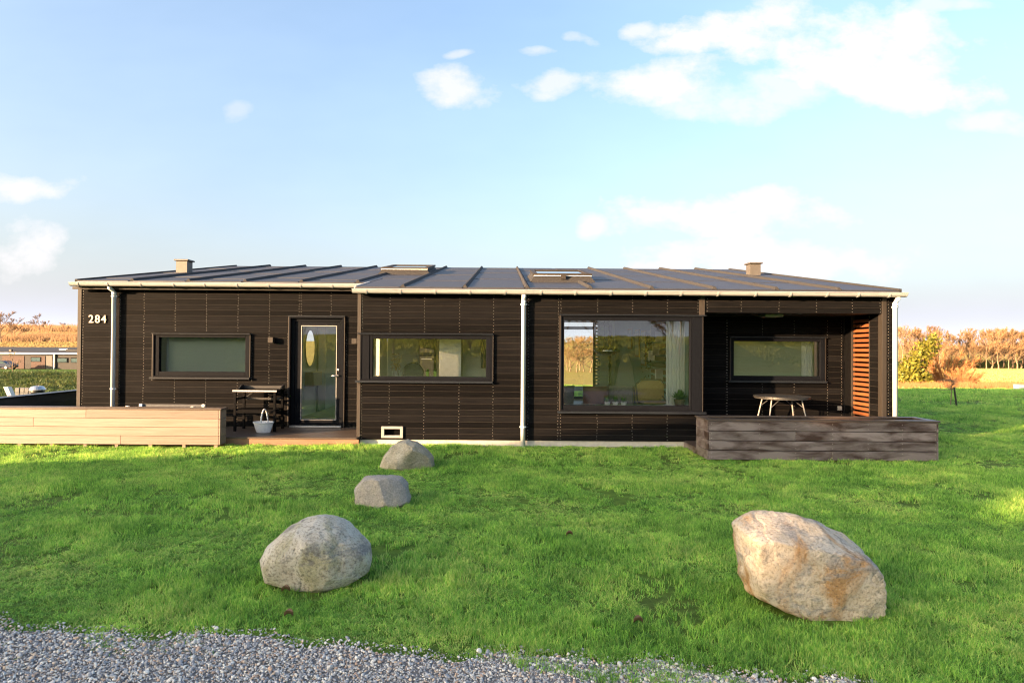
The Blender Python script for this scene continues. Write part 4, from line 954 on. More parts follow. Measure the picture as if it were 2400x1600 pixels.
def shell_chair(x, y, rz, label, mat):
    t = thing('dining_chair', label, 'chair', (x, y, 0.18), 'chairs around the dining table')
    seat = MB(); 
    seat.add([(-0.24,-0.24,.45),(0.24,-0.24,.45),(0.24,0.22,.45),(-0.24,0.22,.45),(-0.24,-0.24,.50),(0.24,-0.24,.50),(0.24,0.22,.50),(-0.24,0.22,.50)], [(0,3,2,1),(4,5,6,7),(0,1,5,4),(1,2,6,5),(2,3,7,6),(3,0,4,7)])
    o = link('seat', seat.mesh('seat', bevel=0.02), mat, t)
    vs = []
    for th_ in (0.0, 0.045):
        for j in range(5):
            for i in range(9):
                u_ = i/8*2-1; w_ = j/4
                vs.append((u_*(0.24+0.01*w_), -0.23-0.05*w_+0.11*u_*u_-th_, 0.46+0.40*w_))
    k = lambda a, j, i: a*45+j*9+i
    fs = [(k(0,j,i), k(0,j,i+1), k(0,j+1,i+1), k(0,j+1,i)) for j in range(4) for i in range(8)]+[(k(1,j,i+1), k(1,j,i), k(1,j+1,i), k(1,j+1,i+1)) for j in range(4) for i in range(8)]
    fs += [(k(0,4,i), k(0,4,i+1), k(1,4,i+1), k(1,4,i)) for i in range(8)]+[(k(0,j,0), k(0,j+1,0), k(1,j+1,0), k(1,j,0)) for j in range(4)]+[(k(0,j+1,8), k(0,j,8), k(1,j,8), k(1,j+1,8)) for j in range(4)]
    link('backrest', MB().add(vs, fs).mesh('backrest', smooth=True), mat, t)
    for sx in (-1, 1):
        for sy in (-1, 1): link('leg', MB().tube([(sx*0.17, sy*0.16, 0.45), (sx*0.23, sy*0.22, 0.0)], 0.012, 6).mesh('leg'), 'black', t)
    t.rotation_euler.z = rz
shell_chair(1.78, 1.0, 0.0, 'brown leather chair, back to the big window, near its middle', 'leather')
shell_chair(1.10, 1.05, 0.15, 'dark fur draped chair at the lower left of the big window', 'fur')
shell_chair(2.38, 1.20, -0.5, 'dark fur draped chair right of the brown leather chair', 'fur')
# stacked rattan chairs: every chair its own thing
def rattan(k, label):
    t = thing('rattan_chair', label, 'chair', (2.86+k*0.035, 1.25-k*0.06, 0.18+k*0.0), 'stacked rattan chairs')
    z = 0.30+k*0.075; x, y = t.location.x, t.location.y
    MB().box(x-0.27, x+0.25, y-0.25, y+0.25, 0.18+z, 0.18+z+0.03).build('seat', 'rattan', t, bevel=0.01)
    fr = [(x-0.28, y+0.22, 0.18+z), (x-0.30, y+0.27, 0.18+z+0.36), (x-0.20, y+0.28, 0.18+z+0.44), (x+0.20, y+0.28, 0.18+z+0.44), (x+0.29, y+0.26, 0.18+z+0.30), (x+0.30, y-0.2, 0.18+z+0.16), (x+0.28, y-0.24, 0.18+z)]
    MB().tube(fr, 0.014, 6).build('frame', 'oldwood', t)
    MB().prism([(x-0.27, 0.18+z+0.05), (x+0.26, 0.18+z+0.05), (x+0.25, 0.18+z+0.34), (x+0.18, 0.18+z+0.42), (x-0.19, 0.18+z+0.42), (x-0.28, 0.18+z+0.34)], 'y', y+0.262, y+0.272).build('back_weave', 'rattan', t)
    for sx in (-0.25, 0.25):
        for sy in (-0.22, 0.22): MB().tube([(x+sx, y+sy, 0.18+z), (x+sx*1.1, y+sy*1.1, 0.19)], 0.011, 5).build('leg', 'black', t)
for k, lab in enumerate(('lowest rattan chair of the stack in the big window', 'second lowest rattan chair of the stack in the big window', 'second highest rattan chair of the stack in the big window', 'topmost rattan chair of the stack in the big window')): rattan(k, lab)
t = thing('pallet_wall_shelf', 'rough wooden pallet shelf with books on the wall in the big window', 'shelf', (3.39, 2.2, 1.0))
for i in range(11): MB().box(3.30, 3.385, 1.55, 2.75, 0.95+i*0.14, 1.03+i*0.14).build('board', 'oldwood', t)
for i, (y, z) in enumerate(((1.7, 1.12), (1.78, 1.12), (2.0, 1.62), (1.75, 1.9), (2.2, 2.0), (2.4, 1.5))):
    b = MB().box(3.16, 3.295, y, y+0.05, z, z+0.22).build('book', 'white' if i % 2 else 'grey')
    tag(b, ('lowest grey', 'lowest white', 'middle grey', 'upper white', 'topmost grey', 'farthest white')[i]+' book on the pallet shelf in the big window', 'book', 'books on the pallet shelf')
t = thing('trailing_plant', 'dark trailing plant hanging on the pallet shelf in the big window', 'plant', (3.2, 2.5, 1.9))
mb = MB()
for _ in range(260):
    p = Vector((3.22+rnd.gauss(0, .06), 2.6+rnd.gauss(0, .16), 2.1-abs(rnd.gauss(0, .42)))); d = Vector((rnd.gauss(0,1), rnd.gauss(0,1), rnd.gauss(-.4,1))).normalized()*0.07; s = d.cross(Vector((.2,.3,1))).normalized()*0.022
    mb.add([p, p+d*.5+s, p+d, p+d*.5-s], [(0,1,2,3)])
mb.build('foliage', 'conifer', t)
MB().lathe((3.24, 2.6, 2.05), [(0.06, 0), (0.08, 0.12), (0.07, 0.12)], 12).build('pot', 'white', t)
for i, (y, z0_, z1_) in enumerate(((3.6, 1.35, 2.2), (4.3, 1.55, 2.25), (5.2, 1.75, 2.3))):
    t = thing('picture_frame', ('nearest and longest', 'middle', 'farthest and shortest')[i]+' of three framed pictures on the teal wall in the big window', 'picture', (3.39, y, z0_), 'framed pictures on the teal wall')
    MB().box(3.365, 3.395, y, y+0.5, z0_, z1_).build('frame', 'oak', t, bevel=0.004); MB().box(3.362, 3.3645, y+0.05, y+0.45, z0_+0.05, z1_-0.05).build('print', 'offwhite', t)
t = thing('paddle_board', 'tall pale pointed board leaning on the teal wall in the big window', 'board', (3.1, 4.6, 0.18))
MB().prism([(2.82, 0.19), (3.32, 0.19), (3.33, 0.8), (3.26, 1.3), (3.15, 1.62), (3.03, 1.62), (2.92, 1.3), (2.83, 0.8)], 'y', 4.55, 4.61).build('panel', 'curtain', t, bevel=0.01)
def curtain(x0, x1, y, z0, z1, label, mat='curtain', folds=7):
    n = folds*6; vs = []; 
    for z in (z0, z1):
        for k in range(n+1): vs.append((x0+(x1-x0)*k/n, y+0.022*math.sin(k/n*folds*2*math.pi), z))
    fs = [(k, k+1, n+2+k, n+1+k) for k in range(n)]
    t = thing('curtain', label, 'curtain', ((x0+x1)/2, y, z0)); 
    MB().add(vs, fs).build('fabric', mat, t, smooth=True)
    MB().tube([(x0-.02, y, z1+.01), (x1+.02, y, z1+.01)], 0.01, 6).build('rail', 'white', t)
curtain(3.02, 3.37, 0.42, 0.25, 2.5, 'pale curtain hanging at the right end of the big window')
curtain(6.02, 6.26, YL+0.28, 0.25, 2.3, 'pale curtain at the right end of the terrace window')
curtain(-6.83, -6.72, YL+0.28, 0.25, 2.3, 'thin white curtain at the left end of the entrance side window', folds=3)
t = thing('slatted_shutter', 'dark framed slatted blind in front of the rear wall, big window', 'blind', (3.15, 6.6, 0.2))
MB().box(2.55, 2.62, 6.5, 6.56, 0.2, 2.5).box(3.0, 3.06, 6.5, 6.56, 0.2, 2.5).box(2.62, 3.0, 6.5, 6.56, 2.42, 2.5).build('frame', 'frame', t)
for i in range(22): MB().box(2.62, 3.0, 6.51, 6.54, 0.3+i*0.095, 0.372+i*0.095).build('slat', 'curtain', t)

def added_blind(x0, x1, y, z0, z1, mat, label):  # pale sheet put behind the glass to brighten a window
    t = thing('added_blind', label, 'blind', ((x0+x1)/2, y, z0))
    MB().box(x0, x1, y, y+0.004, z0, z1).build('cloth', mat, t); MB().tube([(x0, y+0.03, z1+0.01), (x1, y+0.03, z1+0.01)], 0.025, 10).build('roller', 'white', t)
    MB().box(x0, x1, y-0.006, y+0.010, z0-0.02, z0-0.001).build('bottom_bar', 'grey', t)
added_blind(-6.76, -5.04, YL+0.24, 1.17, 2.05, 'blind', 'sage grey blind added to brighten the window left of the door')
added_blind(4.50, 6.02, YL+0.24, 1.17, 2.05, 'blind2', 'pale blind added to brighten the terrace window')

# ------------------------------------------------------------------ gravel, grass (instanced stuff)
def scatter(name, variants, pts, rot, scl, vi, mat, label, cat):
    """one object: 'variants' (list of (verts, polys)) instanced on points by geometry nodes"""
    V = []; F = []; grp = []; o = 0
    bl = []
    for gi, var_ in enumerate(variants):
        vv, ff = var_[0], var_[1]; bl += list(var_[2]) if len(var_) > 2 else [0.5]*len(vv)
        V += list(vv); F += [tuple(i+o for i in q) for q in ff]; grp += [gi]*len(vv); o += len(vv)
    nv = len(V); allv = np.concatenate([np.asarray(V, np.float32), np.asarray(pts, np.float32)]); n = len(pts)
    me = bpy.data.meshes.new(name); me.from_pydata(allv.tolist(), [], F)
    me.polygons.foreach_set('use_smooth', [True]*len(me.polygons))
    a = me.attributes.new('is_pt', 'BOOLEAN', 'POINT'); a.data.foreach_set('value', np.concatenate([np.zeros(nv, bool), np.ones(n, bool)]))
    a = me.attributes.new('vi', 'INT', 'POINT'); a.data.foreach_set('value', np.concatenate([np.asarray(grp, np.int32), np.asarray(vi, np.int32)]))
    a = me.attributes.new('rot', 'FLOAT_VECTOR', 'POINT'); a.data.foreach_set('vector', np.concatenate([np.zeros((nv, 3)), rot]).astype(np.float32).ravel())
    a = me.attributes.new('scl', 'FLOAT_VECTOR', 'POINT'); a.data.foreach_set('vector', np.concatenate([np.ones((nv, 3)), scl]).astype(np.float32).ravel())
    a = me.attributes.new('bl', 'FLOAT', 'POINT'); a.data.foreach_set('value', np.concatenate([np.asarray(bl, np.float32), np.zeros(n, np.float32)]))
    me.materials.append(mat); me.update()
    ob = bpy.data.objects.new(name, me); COL.objects.link(ob); ob['kind'] = 'stuff'; ob['label'] = label; ob['category'] = cat
    ng = bpy.data.node_groups.new(name+'_nodes', 'GeometryNodeTree'); N = ng.nodes; L = ng.links
    ng.interface.new_socket('Geometry', in_out='INPUT', socket_type='NodeSocketGeometry'); ng.interface.new_socket('Geometry', in_out='OUTPUT', socket_type='NodeSocketGeometry')
    gi = N.new('NodeGroupInput'); go = N.new('NodeGroupOutput')
    def attr(nm, ty):
        q = N.new('GeometryNodeInputNamedAttribute'); q.data_type = ty; q.inputs['Name'].default_value = nm; return q.outputs['Attribute']
    sep = N.new('GeometryNodeSeparateGeometry'); sep.domain = 'POINT'; L.new(gi.outputs[0], sep.inputs['Geometry']); L.new(attr('is_pt', 'BOOLEAN'), sep.inputs['Selection'])
    spl = N.new('GeometryNodeSplitToInstances'); spl.domain = 'POINT'; L.new(sep.outputs['Inverted'], spl.inputs['Geometry']); L.new(attr('vi', 'INT'), spl.inputs['Group ID'])
    inst = N.new('GeometryNodeInstanceOnPoints'); L.new(sep.outputs['Selection'], inst.inputs['Points']); L.new(spl.outputs['Instances'], inst.inputs['Instance'])
    inst.inputs['Pick Instance'].default_value = True; L.new(attr('vi', 'INT'), inst.inputs['Instance Index'])
    L.new(attr('rot', 'FLOAT_VECTOR'), inst.inputs['Rotation']); L.new(attr('scl', 'FLOAT_VECTOR'), inst.inputs['Scale'])
    L.new(inst.outputs[0], go.inputs[0])
    md = ob.modifiers.new('scatter', 'NODES'); md.node_group = ng
    return ob

def edge_y(x): return -7.55-0.112*(x-0.0)-0.45*np.maximum(0, x-1.75)+0.05*np.sin(x*3.1)+0.035*np.sin(x*7.3+1)+0.03*np.sin(x*13.7+2)
M['gravelbase'] = pbr('gravel_base', (0.20, 0.19, 0.18), (0.12, 0.11, 0.105), 60, rough=0.95, bump=0.6, detail=8)
def stones_mat():
    m, nt, N, L, out = newmat('gravel_stone')
    b = N.new('ShaderNodeBsdfPrincipled'); L.new(b.outputs[0], out.inputs[0]); b.inputs['Roughness'].default_value = 0.75
    oi = N.new('ShaderNodeObjectInfo'); r = N.new('ShaderNodeValToRGB'); L.new(oi.outputs['Random'], r.inputs[0]); cr = r.color_ramp; cr.interpolation = 'CONSTANT'
    cols = [(0.0, (0.30, 0.31, 0.33)), (0.16, (0.50, 0.49, 0.47)), (0.30, (0.38, 0.37, 0.37)), (0.42, (0.20, 0.21, 0.23)), (0.52, (0.47, 0.38, 0.30)), (0.62, (0.64, 0.62, 0.58)), (0.74, (0.25, 0.26, 0.29)), (0.82, (0.40, 0.29, 0.22)), (0.91, (0.56, 0.54, 0.51))]
    cr.elements[0].color = (*cols[0][1], 1); cr.elements[1].position = cols[1][0]; cr.elements[1].color = (*cols[1][1], 1)
    for p, c in cols[2:]:
        e = cr.elements.new(p); e.color = (*c, 1)
    g = N.new('ShaderNodeNewGeometry'); c = mixc(N, L, 0.5, r.outputs[0], ramp2(N, L, noise_n(N, L, g.outputs['Position'], 120, 4), (0.6, 0.58, 0.53), (1.75, 1.7, 1.58), 0.3, 0.7), 'MULTIPLY')
    L.new(c, b.inputs['Base Color']); return m
def grass_mat(name, cols, trans=0.3):
    m, nt, N, L, out = newmat(name)
    d = N.new('ShaderNodeBsdfPrincipled'); d.inputs['Roughness'].default_value = 0.5; d.inputs['Specular IOR Level'].default_value = 0.25
    oi = N.new('ShaderNodeObjectInfo'); g = N.new('ShaderNodeNewGeometry')
    big = noise_n(N, L, g.outputs['Position'], 0.9, 6, 0.6); pat = noise_n(N, L, g.outputs['Position'], 3.1, 4, 0.6)
    at_ = N.new('ShaderNodeAttribute'); at_.attribute_name = 'bl'
    mx = N.new('ShaderNodeMath'); mx.operation = 'MULTIPLY_ADD'; L.new(at_.outputs['Fac'], mx.inputs[0]); mx.inputs[1].default_value = 0.62
    ad = N.new('ShaderNodeMath'); ad.operation = 'MULTIPLY_ADD'; L.new(big, ad.inputs[0]); ad.inputs[1].default_value = 1.0; ad.inputs[2].default_value = -0.32; L.new(ad.outputs[0], mx.inputs[2])
    r = N.new('ShaderNodeValToRGB'); L.new(mx.outputs[0], r.inputs[0]); cr = r.color_ramp
    cr.elements[0].position = cols[0][0]; cr.elements[0].color = (*cols[0][1], 1); cr.elements[1].position = cols[-1][0]; cr.elements[1].color = (*cols[-1][1], 1)
    for p, c in cols[1:-1]:
        e = cr.elements.new(p); e.color = (*c, 1)
    c = mixc(N, L, 0.6, r.outputs[0], ramp2(N, L, pat, (0.45, 0.50, 0.55), (1.4, 1.32, 1.2), 0.32, 0.70), 'MULTIPLY')
    L.new(c, d.inputs['Base Color']); t = N.new('ShaderNodeBsdfTranslucent'); L.new(c, t.inputs[0])
    ms = N.new('ShaderNodeMixShader'); ms.inputs[0].default_value = trans; L.new(d.outputs[0], ms.inputs[1]); L.new(t.outputs[0], ms.inputs[2]); L.new(ms.outputs[0], out.inputs[0])
    return m
M['grass'] = grass_mat('grass_blade', [(0.07, (0.055, 0.15, 0.036)), (0.32, (0.18, 0.43, 0.068)), (0.56, (0.34, 0.63, 0.095)), (0.88, (0.72, 0.76, 0.24))], 0.45)
M['heather'] = grass_mat('heather', [(0.2, (0.05, 0.085, 0.02)), (0.5, (0.085, 0.13, 0.03)), (0.85, (0.16, 0.15, 0.05))], 0.25)
rg = np.random.RandomState(5)
def gravel():
    xs = np.linspace(-9, 5.5, 220); vs = []; fs = []
    for i, x in enumerate(xs):
        vs += [(x, edge_y(x), gz(x, edge_y(x))+0.006), (x, -9.0, 0.010), (x, -14.5, 0.010)]
    for i in range(len(xs)-1):
        a = i*3; fs += [(a, a+1, a+4, a+3), (a+1, a+2, a+5, a+4)]
    me = bpy.data.meshes.new('gravel_path'); me.from_pydata(vs, [], [q[::-1] if False else q for q in fs]); link('gravel_path', me, 'gravelbase', kind='structure')
    var = []
    for k in range(7):
        bm = bmesh.new(); bmesh.ops.create_icosphere(bm, subdivisions=2, radius=1.0); v = np.array([p.co[:] for p in bm.verts]); f = [tuple(q.index for q in fc.verts) for fc in bm.faces]; bm.free()
        v = v*(1+0.16*vnoise(v*0.6, 40+k))[:, None]
        for _ in range(5):
            nn = rg.normal(size=3); nn /= np.linalg.norm(nn); ex = v@nn-0.68; v = v-np.outer(np.clip(ex, 0, None), nn)
        v[:, 2] *= rg.uniform(0.45, 0.7); v[:, 1] *= rg.uniform(0.65, 0.95); var.append((v.tolist(), f))
    n = 46000; x = rg.uniform(-3.6, 2.6, n); ey = edge_y(x); y = ey+0.10-rg.uniform(0, 1, n)**1.0*0.85
    keep = (y < ey) | (rg.uniform(size=n) < 0.25); x, y = x[keep], y[keep]; n = len(x)
    sz = 0.0026+0.0064*rg.beta(1.2, 4, n)*2.0; sz = np.where(rg.uniform(size=n) < 0.03, sz*1.7, sz)
    rot = np.stack([rg.normal(0, .35, n), rg.normal(0, .35, n), rg.uniform(0, 6.28, n)], 1)
    z = 0.008+sz*rg.uniform(0.1, 0.75, n)
    scatter('gravel', var, np.stack([x, y, z], 1), rot, np.stack([sz]*3, 1), rg.randint(0, 7, n), stones_mat(), 'grey mixed pebbles of the gravel drive along the bottom edge', 'gravel')
gravel()

def tuft(seed, nb, rad, h, w, lean):
    q = np.random.RandomState(seed); V = []; F = []; B = []
    for _ in range(nb):
        a = q.uniform(0, 6.28); r_ = rad*math.sqrt(q.uniform()); bx, by = r_*math.cos(a), r_*math.sin(a)
        hh = h*q.uniform(0.55, 1.1); dirn = q.uniform(0, 6.28); ln = lean*q.uniform(0.2, 1.3)*hh
        dx, dy = math.cos(dirn)*ln, math.sin(dirn)*ln; sx, sy = -math.sin(dirn+q.uniform(-1, 1)), math.cos(dirn+q.uniform(-1, 1)); ww = w*q.uniform(0.7, 1.3)
        o = len(V)
        V += [(bx-sx*ww, by-sy*ww, -0.01), (bx+sx*ww, by+sy*ww, -0.01), (bx+dx*.35-sx*ww*.8, by+dy*.35-sy*ww*.8, hh*.6), (bx+dx*.35+sx*ww*.8, by+dy*.35+sy*ww*.8, hh*.6), (bx+dx, by+dy, hh)]
        F += [(o, o+1, o+3, o+2), (o+2, o+3, o+4)]; B += [q.uniform()]*5
    return V, F, B
def blocked(x, y):
    b = (x > -2.58) & (x < 3.55) & (y > 0.0) & (y < 8.2)
    b |= (x > -9.9) & (x < -2.55) & (y > -0.17) & (y < 8.2)
    b |= (x > 3.24) & (x < 6.86) & (y > -1.28) & (y < 8.2)
    b |= (x > 3.24) & (x < 7.03) & (y > 0.0) & (y < 8.2)
    b |= (x > -9.8) & (x < -4.84) & (y > -0.52) & (y < 0)
    for bx, by, a, c in BX: b |= ((x-bx)/(a*0.86))**2+((y-by)/(c*0.86))**2 < 1
    return b
def vn2(x, y, seed, f):
    return vnoise(np.stack([x*f, y*f, np.zeros_like(x)], 1)/3.0, seed)
def lawn_grass():
    X = []; Y = []; SC = []
    for d0, d1, dens, sc in ((3.15, 4.6, 850, 0.80), (4.6, 6.6, 560, 0.92), (6.6, 9.2, 350, 1.05), (9.2, 13.0, 200, 1.25), (13.0, 20.0, 90, 1.65), (20, 38, 30, 2.4)):
        n = int(dens*0.5*(d1*d1-d0*d0)*1.80); d = np.sqrt(rg.uniform(d0*d0, d1*d1, n)); x = d*rg.uniform(-0.90, 0.90, n)+rg.uniform(-.2, .2, n)
        X.append(x); Y.append(d-11.07); SC.append(np.full(n, sc))
    x = np.concatenate(X); y = np.concatenate(Y); sc = np.concatenate(SC)
    clump = vn2(x, y, 71, 1.5); fine = vn2(x, y, 73, 4.5); e = edge_y(x)
    dist = y-e+0.05*fine
    p = np.where(dist > 0, np.clip(0.55+dist*2.2, 0, 1), np.where((vn2(x, y, 77, 8.0) > 0.85) & (dist > -0.50), 0.6, np.where((fine > 0.35) & (dist > -0.14), 0.6, 0.0)))
    p = p*np.clip(1.0-0.75*(vn2(x, y, 79, 3.2) > 1.25), 0, 1)            # worn spots
    bare = (x < -2.2) & (y > -5.5) & (y < -2.5); p = np.where(bare & (vn2(x, y, 83, 2.4) > 0.7), p*0.35, p)
    keep = (rg.uniform(size=len(x)) < p) & ~blocked(x, y)
    far_left = (x < -9.9) & (y > 3.0); keep &= ~far_left
    x, y, sc, clump, fine, dist = [q[keep] for q in (x, y, sc, clump, fine, dist)]; n = len(x)
    z = ground(x, y)
    hs = sc*np.clip(0.80+0.26*clump+0.26*fine, 0.35, 1.7)*rg.uniform(0.8, 1.2, n); hs = np.where(dist < 0.03, hs*0.8, hs)
    rot = np.stack([rg.normal(0, .13, n), rg.normal(0, .13, n), rg.uniform(0, 6.28, n)], 1)
    scl = np.stack([sc*rg.uniform(.9, 1.2, n), sc*rg.uniform(.9, 1.2, n), hs], 1)
    var = [tuft(100+k, 26, 0.046, 0.043, 0.0023, 0.95) for k in range(8)]+[tuft(130+k, 26, 0.042, 0.053, 0.0021, 1.3) for k in range(3)]
    print('grass tufts', n)
    scatter('grass', var, np.stack([x, y, z], 1), rot, scl, rg.randint(0, 11, n), M['grass'], 'short green lawn grass around the house', 'grass')
lawn_grass()
def heather():
    n = 16000; x = rg.uniform(-40, -9.5, n); y = rg.uniform(5, 42, n)
    d = y+11.07; k = (x/d > -0.95) & (x/d < -0.60); x, y = x[k], y[k]; n = len(x)
    z = ground(x, y); c = vn2(x, y, 91, 0.7)
    rot = np.stack([rg.normal(0, .2, n), rg.normal(0, .2, n), rg.uniform(0, 6.28, n)], 1); s = np.clip(1+0.4*c, .5, 2)*rg.uniform(.7, 1.3, n)
    scatter('heather', [tuft(160+k, 30, 0.20, 0.20, 0.012, 1.0) for k in range(6)], np.stack([x, y, z], 1), rot, np.stack([s, s, s*.8], 1), rg.randint(0, 6, n), M['heather'], 'tufty green ground cover on the mound left of the house', 'ground cover')
heather()

# a few fallen leaves
M['deadleaf'] = pbr('dead_leaf', (0.14, 0.085, 0.045), (0.09, 0.05, 0.028), 60, rough=0.7)
for (x, y, lab) in ((-1.52, -6.70, 'brown curled leaf in the grass just below the left foreground boulder'), (-1.36, -7.10, 'brown curled leaf at the gravel edge below the left boulder'), (0.86, -7.16, 'brown leaf in the grass midway along the gravel edge'), (-1.80, -6.33, 'orange leaf beside the left foot of the left foreground boulder'), (0.62, -5.35, 'pale brown leaf on the open lawn between the two foreground boulders'), (2.9, -6.2, 'brown leaf on the lawn right of the golden boulder')):
    vs = []; 
    for i in range(7):
        for j in range(5):
            u_ = i/6; w_ = (j/4-0.5)*math.sin(math.pi*min(max(u_, .04), .96))*0.036
            vs.append((x+(u_-0.5)*0.06, y+w_, 0.045+0.022*math.cos(j/4*math.pi*2)*0.6+0.02*math.sin(u_*3)))
    o = link('fallen_leaf', MB().add(vs, [(i*5+j, i*5+j+1, (i+1)*5+j+1, (i+1)*5+j) for i in range(6) for j in range(4)]).mesh('fallen_leaf', smooth=True), 'deadleaf')
    tag(o, lab, 'leaf', 'fallen leaves')

# ------------------------------------------------------------------ trees
def tree_meshes(seed, H, trunk_frac, spread, r0, levels=4, twigs=9, tw=0.045, tl=1.0, mat='twig', bark='bark', droop=0.0):
    q = random.Random(seed); T = MB(); tv = []; tf = []
    def twig(p, d, l):
        s = d.cross(Vector((q.gauss(0,1), q.gauss(0,1), q.gauss(0,1))))
        if s.length < 1e-4: return
        s = s.normalized()*tw*q.uniform(.5, 1.1); e = p+d*l; o = len(tv)
        tv.extend([tuple(p-s), tuple(p+s), tuple(e)]); tf.append((o, o+1, o+2))
    def rec(p, d, l, r, lv):
        bend = Vector((q.gauss(0, .12), q.gauss(0, .12), q.gauss(0.05, .08)))
        m_ = p+d*l*0.5; e = m_+(d+bend).normalized()*l*0.5; d2 = (d+bend).normalized()
        T.tube([p, m_, e], [r, r*0.85, r*0.66], 5 if lv > 1 else 7, cap=False)
        if lv >= 2:
            for _ in range(twigs):
                t_ = q.random(); b = p+(e-p)*t_; td = (d2*0.6+Vector((q.gauss(0, .55), q.gauss(0, .55), q.gauss(0.1-droop, .45)))).normalized(); twig(b, td, tl*q.uniform(.5, 1.3)*(0.6+0.4*H/16))
        if lv == levels:
            for _ in range(twigs*2):
                td = (d2+Vector((q.gauss(0, .6), q.gauss(0, .6), q.gauss(0.1-droop, .5)))).normalized(); twig(e-(e-p)*q.random()*.5, td, tl*q.uniform(.6, 1.5)*(0.6+0.4*H/16))
            return
        for k in range(q.choice((2, 3, 3))):
            a = q.uniform(0, 6.28); sp_ = spread*q.uniform(.6, 1.25); ax = Vector((math.cos(a), math.sin(a), 0))
            nd = (d2*math.cos(sp_)+ax*math.sin(sp_)+Vector((0, 0, 0.12-droop))).normalized(); rec(e-(e-p)*q.uniform(0, .3), nd, l*q.uniform(.62, .85), r*.58, lv+1)
    h1 = H*trunk_frac; pts = [Vector((0, 0, -0.4))]; 
    for i in range(1, 5): pts.append(Vector((q.gauss(0, .012)*H*i/4, q.gauss(0, .012)*H*i/4, h1*i/4)))
    T.tube(pts, [r0*1.25, r0, r0*.9, r0*.8, r0*.72], 8, cap=False)
    rec(pts[-1], Vector((q.gauss(0, .06), q.gauss(0, .06), 1)).normalized(), H*(1-trunk_frac)*0.42, r0*.68, 1)
    for k in range(4):
        a = q.uniform(0, 6.28); st = pts[3]+(pts[4]-pts[3])*q.random()
        rec(st, Vector((math.cos(a)*.8, math.sin(a)*.8, .75)).normalized(), H*(1-trunk_frac)*0.34, r0*.4, 2)
    return T.mesh('trunk', smooth=True), npmesh('crown', tv, tf, mat), bark
VAR = [tree_meshes(200+k, 16, (0.17, 0.24, 0.14, 0.20, 0.30)[k], (0.46, 0.40, 0.54, 0.43, 0.38)[k], (0.26, 0.24, 0.30, 0.22, 0.20)[k], twigs=14, tw=0.05) for k in range(5)]
for tm, cm, bk in VAR: tm.materials.append(M[bk])
def place_tree(var, x, y, s, rz, label, group, name='bare_tree', sx=1.0):
    t = thing(name, label, 'tree', (x, y, gz(x, y)), group); t.scale = (s*sx, s*sx, s); t.rotation_euler.z = rz
    link('trunk', var[0], None, t); link('crown', var[1], None, t); return t
def px(p, depth): return (p-1180)/1450*depth          # lateral metres at a distance, used to lay out the far wood
wood = [(2118, 236, 1.12, 2), (2133, 262, 1.06, 0), (2152, 245, 1.02, 4), (2171, 268, 1.04, 2), (2190, 240, .96, 1), (2205, 262, 1.0, 3), (2222, 246, .94, 0), (2240, 270, .98, 2),
        (2262, 252, .84, 3), (2279, 250, .92, 1), (2297, 262, 1.0, 0), (2312, 248, 1.0, 4), (2325, 256, 1.04, 2), (2340, 247, 1.02, 1), (2352, 262, 1.06, 3), (2364, 249, 1.0, 4), (2373, 256, 1.08, 0), (2384, 248, 1.02, 1), (2394, 260, 1.1, 2), (2406, 250, 1.04, 4), (2424, 254, 1.1, 3), (2445, 250, 1.05, 0)]
ordw = ['leftmost', 'second', 'third', 'fourth', 'fifth', 'sixth', 'seventh', 'eighth', 'ninth', 'tenth', 'eleventh', 'twelfth', 'thirteenth', 'fourteenth', 'fifteenth', 'sixteenth', 'seventeenth', 'eighteenth', 'nineteenth', 'twentieth', 'twenty-first', 'twenty-second']
for i, (p, d, s, k) in enumerate(wood):
    place_tree(VAR[k], px(p, d), d-11.07, s, rnd.uniform(0, 6.28), f'{ordw[i]} bare golden tree of the wood right of the house, from the left', 'bare trees of the far wood', sx=1.12)
for i in range(26):                                    # deeper rows that close the wood
    p = rnd.uniform(2095, 2470); d = rnd.uniform(272, 310)
    place_tree(VAR[i % 5], px(p, d), d-11.07, rnd.uniform(.98, 1.18), rnd.uniform(0, 6.28), 'bare golden tree standing in the deeper rows of the far wood at right', 'deeper trees of the far wood', sx=1.15)
for i, (p, d, s, k) in enumerate([(1316, 120, .72, 0), (1336, 132, .80, 2), (1352, 124, .76, 1), (1368, 135, .82, 3), (1385, 122, .74, 2), (1402, 130, .80, 4), (1330, 150, .9, 3), (1360, 148, .92, 0), (1392, 152, .92, 1), (1300, 128, .8, 4), (1420, 126, .8, 0)]):
    place_tree(VAR[k], px(p, d), d-11.07, s*.56, rnd.uniform(0, 6.28), 'bare golden tree seen through the big window behind the house', 'trees seen through the house', sx=1.5)
for i, (x_, y_) in enumerate(((-30, -75), (-14, -68), (-5, -82), (4, -70), (13, -78), (22, -66), (31, -80), (9, -95), (-21, -92))):
    place_tree(VAR[i % 5], x_, y_, rnd.uniform(.45, .6), rnd.uniform(0, 6.28), 'bare tree behind the viewpoint, mirrored in the windows', 'bare trees behind the viewpoint', sx=1.1)
place_tree(VAR[3], px(2200, 190), 179, .62, 1.0, 'short bare tree in front of the far wood above the yellow shrub', 'bare trees of the far wood')
hill = [(2, 250, .78, 0, 'bare tree on the hill at the left picture edge'), (30, 265, .66, 2, 'second bare tree on the left hill, broad and low'), (92, 330, .72, 4, 'lone round crowned bare tree on the left hill crest'), (110, 390, .45, 1, 'small bare tree right of the lone crest tree on the left hill'), (62, 380, .42, 3, 'small bare tree left of the lone crest tree on the left hill'), (150, 380, .40, 0, 'small bare tree on the left hill near the house corner')]
for p, d, s, k, lab in hill: place_tree(VAR[k], px(p, d), d-11.07, s, rnd.uniform(0, 6.28), lab, 'bare trees on the left hill', sx=1.25)
